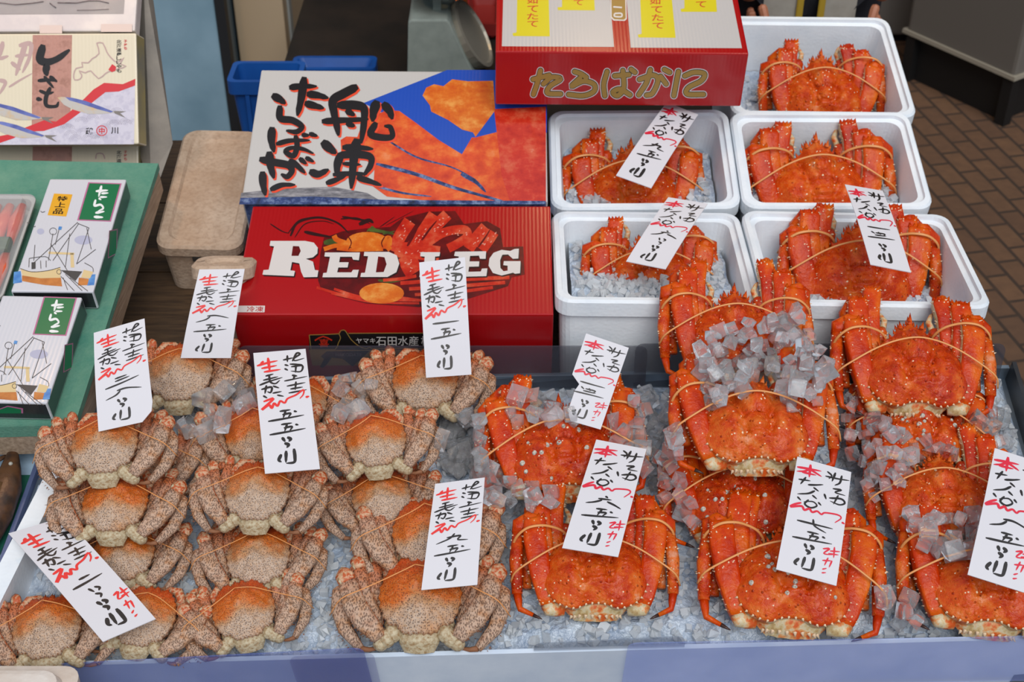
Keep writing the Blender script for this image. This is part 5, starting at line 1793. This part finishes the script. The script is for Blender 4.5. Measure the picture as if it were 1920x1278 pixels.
# ------------------------------------------------------------------ ice bed of the tray
def ice_h(p):
    x, d = p.x, (p-OST).dot(EYS)
    h = -.012+.010*noise.noise((x*14, d*14, 1.7))+.006*noise.noise((x*42, d*42, 4.1))+.003*noise.noise((x*110, d*110, 8.1))
    e = min((FL-p).cross(FR-FL).length/(FR-FL).length if False else 1, 1)
    return h
bxdir = (BR-BL).normalized()
nf = NST.cross(FR-FL).normalized()
nl = NST.cross(FL-BL).normalized()
nr = NST.cross(BR-FR).normalized()
nb = NST.cross(BL-BR).normalized()
def inside(p):
    return min((p-FL).dot(nf), (p-BL).dot(nl), (p-FR).dot(nr), (p-BR).dot(nb))
def ice_at(x, d):
    p = OST+Vector((x, 0, 0))+EYS*d
    k = inside(p)
    h = ice_h(p)-.02*max(0, 1-max(k, 0)/.03)
    lf = (p-BL).dot(nl)
    h -= .03*max(0, 1-max(lf-.01, 0)/.06)
    return p+NST*max(h, -.024), k
mb = MB()
NX, ND = 280, 84
grid, ok = [], []
for j in range(ND+1):
    for i in range(NX+1):
        p, k = ice_at(-.74+1.56*i/NX, -.05+.56*j/ND)
        grid.append(p)
        ok.append(k > .004)
mb.v = grid
for j in range(ND):
    for i in range(NX):
        q = (j*(NX+1)+i, j*(NX+1)+i+1, (j+1)*(NX+1)+i+1, (j+1)*(NX+1)+i)
        if all(ok[a] for a in q):
            mb.f.append(q)
            mb.m.append(0)
rng = random.Random(21)
pts = []
while len(pts) < 5200:
    p, k = ice_at(rng.uniform(-.74, .82), rng.uniform(-.05, .5))
    if k > .012 and (p-BL).dot(nl) > .05+rng.random()*.05:
        pts.append(p+NST*rng.uniform(-.001, .004))
scatter(mb, rng, pts, .005, .013, 1)
icebed = obj('ice_bed', mb, [SNOW, ICEB], None, False, 0, False)
tag(icebed, 'bed of crushed ice filling the steel tray under the crabs', 'ice', None, 'stuff')

# ------------------------------------------------------------------ ice cubes heaped on the crabs
bpy.context.view_layer.update()
bv, bf = [], []
for ob in list(C.objects):
    r = ob
    while r.parent:
        r = r.parent
    if ob.type == 'MESH' and (r.name.startswith(('king_crab', 'hairy_crab')) or ob is icebed):
        n0 = len(bv)
        mw = ob.matrix_world
        bv.extend(mw @ v.co for v in ob.data.vertices)
        bf.extend([tuple(i+n0 for i in p.vertices) for p in ob.data.polygons])
tree = BVHTree.FromPolygons(bv, bf)
def inpoly(u, v, q):
    c = False
    for i in range(len(q)):
        (x0, y0), (x1, y1) = q[i-1], q[i]
        if (y0 > v) != (y1 > v) and u < (x1-x0)*(v-y0)/(y1-y0)+x0:
            c = not c
    return c
CUBES = []
rng = random.Random(77)
for k in range(8):
    c = chunk(rng, .021)
    me = c.mesh('ice_cube', [ICE], False, True, .0022)
    CUBES.append(me)
def heap(poly, n, label, group, s0=.85, s1=1.25, layers=1, lift=.006):
    us, vs = [p[0] for p in poly], [p[1] for p in poly]
    placed = []
    tries = 0
    while len(placed) < n and tries < n*60:
        tries += 1
        u, v = rng.uniform(min(us), max(us)), rng.uniform(min(vs), max(vs))
        if not inpoly(u, v, poly):
            continue
        d = ray(u, v).normalized()
        hit = tree.ray_cast(CAM, d)
        if hit[0] is None:
            continue
        lay = 0 if len(placed) < n/layers else 1
        s = rng.uniform(s0, s1)
        p = hit[0]+NST*(lift*s+lay*.017)-d*.002
        if any((p-q).length < .0145*s for q in placed):
            continue
        placed.append(p)
        o = bpy.data.objects.new('ice_cube', rng.choice(CUBES))
        C.objects.link(o)
        m = (rot_rand(rng)*s).to_4x4()
        m.translation = p
        o.matrix_world = m
        tag(o, label, 'ice cube', group)
heap([(1305, 668), (1345, 640), (1440, 612), (1480, 598), (1540, 640), (1548, 690), (1540, 760), (1480, 770), (1420, 700), (1390, 740), (1335, 770), (1318, 720)], 100, 'clear ice cube in the heap on the heads of the tall pile of king crabs', 'ice cubes on the tall king crab heap', layers=2, s0=.75, s1=1.15)
heap([(945, 775), (970, 745), (1040, 735), (1075, 770), (1090, 820), (1040, 810), (960, 800)], 15, 'clear ice cube lying on the head of the barnacled king crab', 'ice cubes on the barnacled king crab')
heap([(1150, 790), (1195, 735), (1245, 745), (1262, 800), (1290, 900), (1300, 985), (1260, 960), (1215, 900), (1160, 850)], 42, 'clear ice cube between the barnacled king crab and the tall king crab heap', 'ice cubes between the king crabs')
heap([(825, 800), (880, 780), (905, 800), (915, 880), (985, 905), (1060, 940), (985, 960), (915, 945), (880, 900), (830, 870)], 42, 'clear ice cube between the hairy crabs and the king crabs', 'ice cubes between the two kinds of crab')
heap([(818, 800), (880, 775), (905, 800), (905, 890), (850, 900), (822, 860)], 24, 'clear ice cube beside the tilted hairy crab stack', 'ice cubes beside the tilted stack')
heap([(1585, 745), (1640, 790), (1720, 825), (1800, 840), (1810, 880), (1740, 850), (1690, 900), (1640, 940), (1600, 900), (1570, 860)], 50, 'clear ice cube below the highest king crab at the tray corner', 'ice cubes before the corner king crabs', .7, 1.05)
heap([(1690, 970), (1790, 960), (1850, 980), (1830, 1040), (1760, 1050), (1720, 1030)], 22, 'clear ice cube on the half buried king crab behind the front corner one', 'ice cubes on the half buried king crab')
heap([(1640, 1120), (1720, 1110), (1730, 1170), (1640, 1180)], 9, 'clear ice cube at the lip beside the front corner king crab', 'ice cubes at the lip')
heap([(1810, 770), (1880, 780), (1915, 850), (1860, 830)], 9, 'clear ice cube against the dark side wall of the tray', 'ice cubes by the side wall')
heap([(340, 800), (380, 745), (470, 720), (480, 760), (440, 790), (370, 830)], 14, 'clear ice chunk between the back hairy crab and the middle stack', 'ice chunks among the hairy crabs', .9, 1.5)
heap([(640, 710), (700, 720), (680, 780), (620, 790)], 8, 'clear ice chunk behind the tilted hairy crab stack', 'ice chunks behind the tilted stack', .8, 1.2)

# ------------------------------------------------------------------ hand-written price cards
DIG = {
    '一': [[(.12, .55), (.5, .5), (.9, .42)]],
    '二': [[(.38, .25), (.66, .12)], [(.1, .85), (.5, .65), (.92, .4)]],
    '三': [[(.32, .15), (.62, .02)], [(.32, .42), (.68, .22)], [(.06, .95), (.5, .68), (.92, .35)]],
    '五': [[(.36, .1), (.62, .04)], [(.5, .1), (.42, .7)], [(.42, .42), (.62, .36), (.55, .7)], [(.04, .92), (.5, .78), (.95, .62)], [(.72, .2), (.78, .26)]],
    '六': [[(.5, -.02), (.56, .1)], [(.34, .3), (.66, .24)], [(.42, .42), (.25, .7), (.05, .9)], [(.58, .48), (.78, .7), (.95, .95)]],
    '七': [[(.08, .5), (.5, .45), (.92, .4)], [(.44, .05), (.5, .6), (.78, .95)]],
    '八': [[(.42, .3), (.3, .65), (.05, .95)], [(.35, .18), (.6, .12), (.96, .42)]],
    '九': [[(.32, .38), (.66, .3), (.6, .68), (.86, .78)], [(.5, .05), (.38, .5), (.05, .95)]],
    '豊': [[(.2, .1), (.3, .3)], [(.45, .05), (.5, .3)], [(.35, .2), (.65, .15), (.6, .45)], [(.3, .5), (.68, .42)], [(.02, .9), (.5, .78), (.96, .7)]],
    '〃': [[(.4, .05), (.46, .4)], [(.56, .05), (.64, .22), (.58, .42)], [(.46, .6), (.56, .75), (.5, 1)]],
    '円': [[(.3, .3), (.22, .62), (.28, .75)], [(.46, .1), (.42, .8)], [(.7, .0), (.7, .5), (.66, .85), (.44, .88)]],
}
KEG_B = [([(.56, .085), (.74, .073)], 1), ([(.64, .05), (.63, .105)], 1), ([(.73, .10), (.82, .035), (.88, .045), (.76, .08), (.78, .1), (.95, .085)], 1),
    ([(.58, .13), (.64, .14)], 1), ([(.57, .165), (.62, .18)], 1), ([(.68, .128), (.9, .14)], 1), ([(.7, .152), (.9, .15), (.86, .2), (.68, .19)], 1), ([(.79, .13), (.76, .205)], 1),
    ([(.7, .228), (.78, .238)], 1.2), ([(.54, .272), (.72, .262), (.97, .248)], .8), ([(.74, .235), (.7, .265)], 1), ([(.58, .318), (.92, .30)], .9), ([(.75, .288), (.72, .355)], 1), ([(.64, .345), (.86, .337)], 1), ([(.6, .378), (.93, .362)], .9),
    ([(.2, .215), (.34, .203)], 1), ([(.15, .25), (.42, .23)], 1), ([(.07, .29), (.25, .265), (.5, .24)], 1), ([(.26, .21), (.27, .268), (.36, .288), (.45, .262)], 1),
    ([(.1, .328), (.28, .315), (.26, .36), (.2, .352)], 1.1), ([(.19, .30), (.15, .365)], 1.1), ([(.32, .308), (.42, .328)], 1), ([(.12, .385), (.18, .405)], 1), ([(.3, .368), (.46, .36)], .9), ([(.38, .388), (.49, .402)], .9)]
KEG_R = [([(.17, .085), (.1, .12)], 1.3), ([(.06, .118), (.25, .1), (.44, .088)], 1.2), ([(.27, .06), (.28, .175)], 1.4), ([(.14, .145), (.42, .13)], 1.2), ([(.18, .178), (.48, .168)], 1.2),
    ([(.12, .432), (.3, .415), (.06, .5), (.2, .465), (.25, .492), (.3, .455), (.36, .478), (.42, .44), (.5, .458), (.56, .425), (.72, .40), (.87, .362), (.86, .4), (.79, .432)], 1.15), ([(.91, .425), (.96, .42)], 1.2)]
KIN_B = [([(.56, .105), (.78, .098), (.98, .085)], 1), ([(.58, .06), (.66, .085), (.62, .12)], 1), ([(.72, .052), (.68, .135)], 1.2), ([(.84, .062), (.82, .13), (.74, .165)], 1.1), ([(.72, .2), (.86, .192), (.76, .228), (.94, .232)], 1), ([(.58, .272), (.62, .31)], 1.1), ([(.68, .292), (.88, .272), (.95, .30), (.86, .328), (.7, .318)], 1.1), ([(.82, .25), (.76, .335)], 1),
    ([(.1, .202), (.3, .188)], 1), ([(.21, .17), (.14, .24)], 1.1), ([(.28, .228), (.4, .212), (.53, .19)], 1.1), ([(.38, .24), (.47, .26)], 1), ([(.4, .268), (.3, .305), (.12, .335)], 1.1), ([(.38, .312), (.46, .332)], 1), ([(.13, .362), (.19, .382)], 1), ([(.32, .362), (.27, .405), (.38, .424), (.48, .392), (.4, .366), (.25, .388)], 1), ([(.5, .36), (.55, .378)], 1)]
KIN_R = [([(.04, .095), (.25, .082), (.46, .072)], 1.3), ([(.26, .045), (.27, .155)], 1.5), ([(.25, .085), (.17, .115), (.04, .135)], 1.2), ([(.27, .085), (.48, .12)], 1.2), ([(.14, .13), (.38, .122)], 1.2),
    ([(.2, .405), (.1, .432), (.04, .462), (.22, .432), (.28, .458), (.36, .436), (.42, .458), (.5, .438), (.58, .455), (.64, .432), (.86, .42), (.92, .442), (.83, .492)], 1.15), ([(.95, .475), (.99, .48)], 1.1)]
EXTRA_R = [([(.7, .735), (.8, .722), (.72, .772), (.86, .765)], .85), ([(.88, .70), (.89, .785)], .85), ([(.82, .738), (.98, .722)], .8), ([(.8, .762), (.96, .752)], .8), ([(.72, .83), (.86, .815)], .8), ([(.8, .80), (.76, .865)], .8), ([(.87, .815), (.84, .87)], .8), ([(.74, .90), (.8, .885)], .7), ([(.74, .93), (.8, .92)], .7)]
def card(quad, bot, top, kind, digits, label, extra=False, shape=None):
    """quad: measured corners TL, TR, BR, BL; bot/top: ('h', value) above the ice plane or ('z', value)."""
    TL, TR, BR_, BL_ = quad
    mid = lambda a, b: ((a[0]+b[0])/2, (a[1]+b[1])/2)
    g = lambda uv, r: P(*uv, r[1]) if r[0] == 'h' else Pz(*uv, r[1])
    pb, pt = g(mid(BR_, BL_), bot), g(mid(TL, TR), top)
    e = (pt-pb).normalized()
    sidev = Vector((1, 0, 0))
    n = sidev.cross(e).normalized()
    if n.dot(CAM-pb) < 0:
        n = -n
    c = [Ppl(u, v, pb, n) for u, v in (TL, TR, BR_, BL_)]
    o = pb
    def at(x, y, lift=0):
        a = c[0].lerp(c[1], x)
        b = c[3].lerp(c[2], x)
        bow = .004*math.sin(math.pi*min(max(y, 0), 1))
        return a.lerp(b, y)-o+n*(lift+bow)
    t = thing('price_card', label, 'price card', o, 'hand-written price cards')
    mb = MB()
    NY = 12
    if shape is None:
        shape = lambda y: (0, 1)
    rows = []
    for j in range(NY+1):
        y = j/NY
        x0, x1 = shape(y)
        rows.append([at(x0, y, .0006), at(x1, y, .0006), at(x1, y, -.0006), at(x0, y, -.0006)])
    mb.quad_grid(rows, 0, True)
    mb.poly(rows[0])
    mb.poly(rows[-1])
    obj('card', mb, PAPER, t)
    asp = (c[1]-c[0]).length/(c[0]-c[3]).length
    def write(items, lift):
        mb = MB()
        for i, (pts, f) in enumerate(items):
            for jq, qd in enumerate(ribbon([(x*asp, y) for x, y in pts], .0155*f, True, 5)):
                mb.poly([at(p[0]/asp, p[1], lift+.000012*(i % 6)+.0000015*jq) for p in qd])
        return mb
    B = list(KEG_B if kind == 'h' else KIN_B)
    y = .515
    for d in digits:
        hgt = {'一': .06, '三': .1, '二': .09}.get(d, .09)
        B += [([(.14+p[0]*.72, y+p[1]*hgt) for p in s], 1.05) for s in DIG[d]]
        y += hgt+.018
    for d, y0, hgt in (('〃', .735, .08), ('円', .835, .115)):
        B += [([(.14+p[0]*.62, y0+p[1]*hgt) for p in s], 1.5) for s in DIG[d]]
    obj('black_writing', write(B, .0007), INK, t)
    obj('red_writing', write((KEG_R if kind == 'h' else KIN_R)+(EXTRA_R if extra else []), .0008), RINK2 if kind == 'h' else RINK, t)
    return t
card([(176, 624), (271, 597), (290, 786), (185, 809)], ('h', .145), ('h', .20), 'h', '三八', 'price card reading three eight on the crab stack by the green board', shape=lambda y: (0, 1 if y < .9 else 1-(y-.9)*2.2))
card([(374, 505), (459, 504), (433, 671), (339, 671)], ('h', .085), ('h', .16), 'h', '八五', 'price card reading eight five before the small dirty foam box')
card([(786, 492), (872, 482), (884, 702), (799, 708)], ('h', .085), ('h', .175), 'h', '一五', 'tall price card standing against the red slab-letter carton')
card([(475, 662), (573, 654), (600, 879), (497, 888)], ('h', .115), ('h', .145), 'h', '五五', 'price card reading five five over the middle hairy crab stack')
card([(816, 907), (909, 895), (895, 1096), (790, 1106)], ('h', .075), ('h', .105), 'h', '九五', 'price card reading nine five behind the big front hairy crab')
card([(16, 1000), (120, 969), (292, 1160), (193, 1203)], ('h', .062), ('h', .055), 'h', '二〃', 'slanting price card lying across the front corner hairy crabs', True)
card([(1250, 192), (1309, 215), (1221, 353), (1155, 329)], ('z', .60), ('z', .64), 'k', '九五', 'price card leaning on the box directly under the red carton')
card([(1253, 370), (1327, 382), (1248, 505), (1174, 490)], ('z', .575), ('z', .605), 'k', '六〃', 'price card lying on the small crab in the ice-filled foam box')
card([(1584, 346), (1655, 358), (1708, 511), (1632, 496)], ('z', .595), ('z', .625), 'k', '一豊', 'price card between the two lower foam boxes over the floor')
card([(1099, 625), (1179, 652), (1126, 805), (1046, 782)], ('h', .10), ('h', .15), 'k', '一豊', 'torn-edged price card before the smoky plate on the barnacled crab', True, shape=lambda y: (0 if y < .52 else .22 if y < .6 else .17 if y < .95 else .3, 1))
card([(1118, 824), (1212, 842), (1159, 1044), (1054, 1027)], ('h', .09), ('h', .10), 'k', '六五', 'price card reading six five on the front king crab beside the hairy crabs', True)
card([(1495, 856), (1596, 885), (1568, 1098), (1455, 1067)], ('h', .092), ('h', .12), 'k', '七五', 'price card reading seven five on the white-spotted front king crab', True)
card([(1865, 840), (1968, 873), (1924, 1112), (1814, 1077)], ('h', .095), ('h', .125), 'k', '八五', 'price card at the picture edge on the front corner king crab', True)
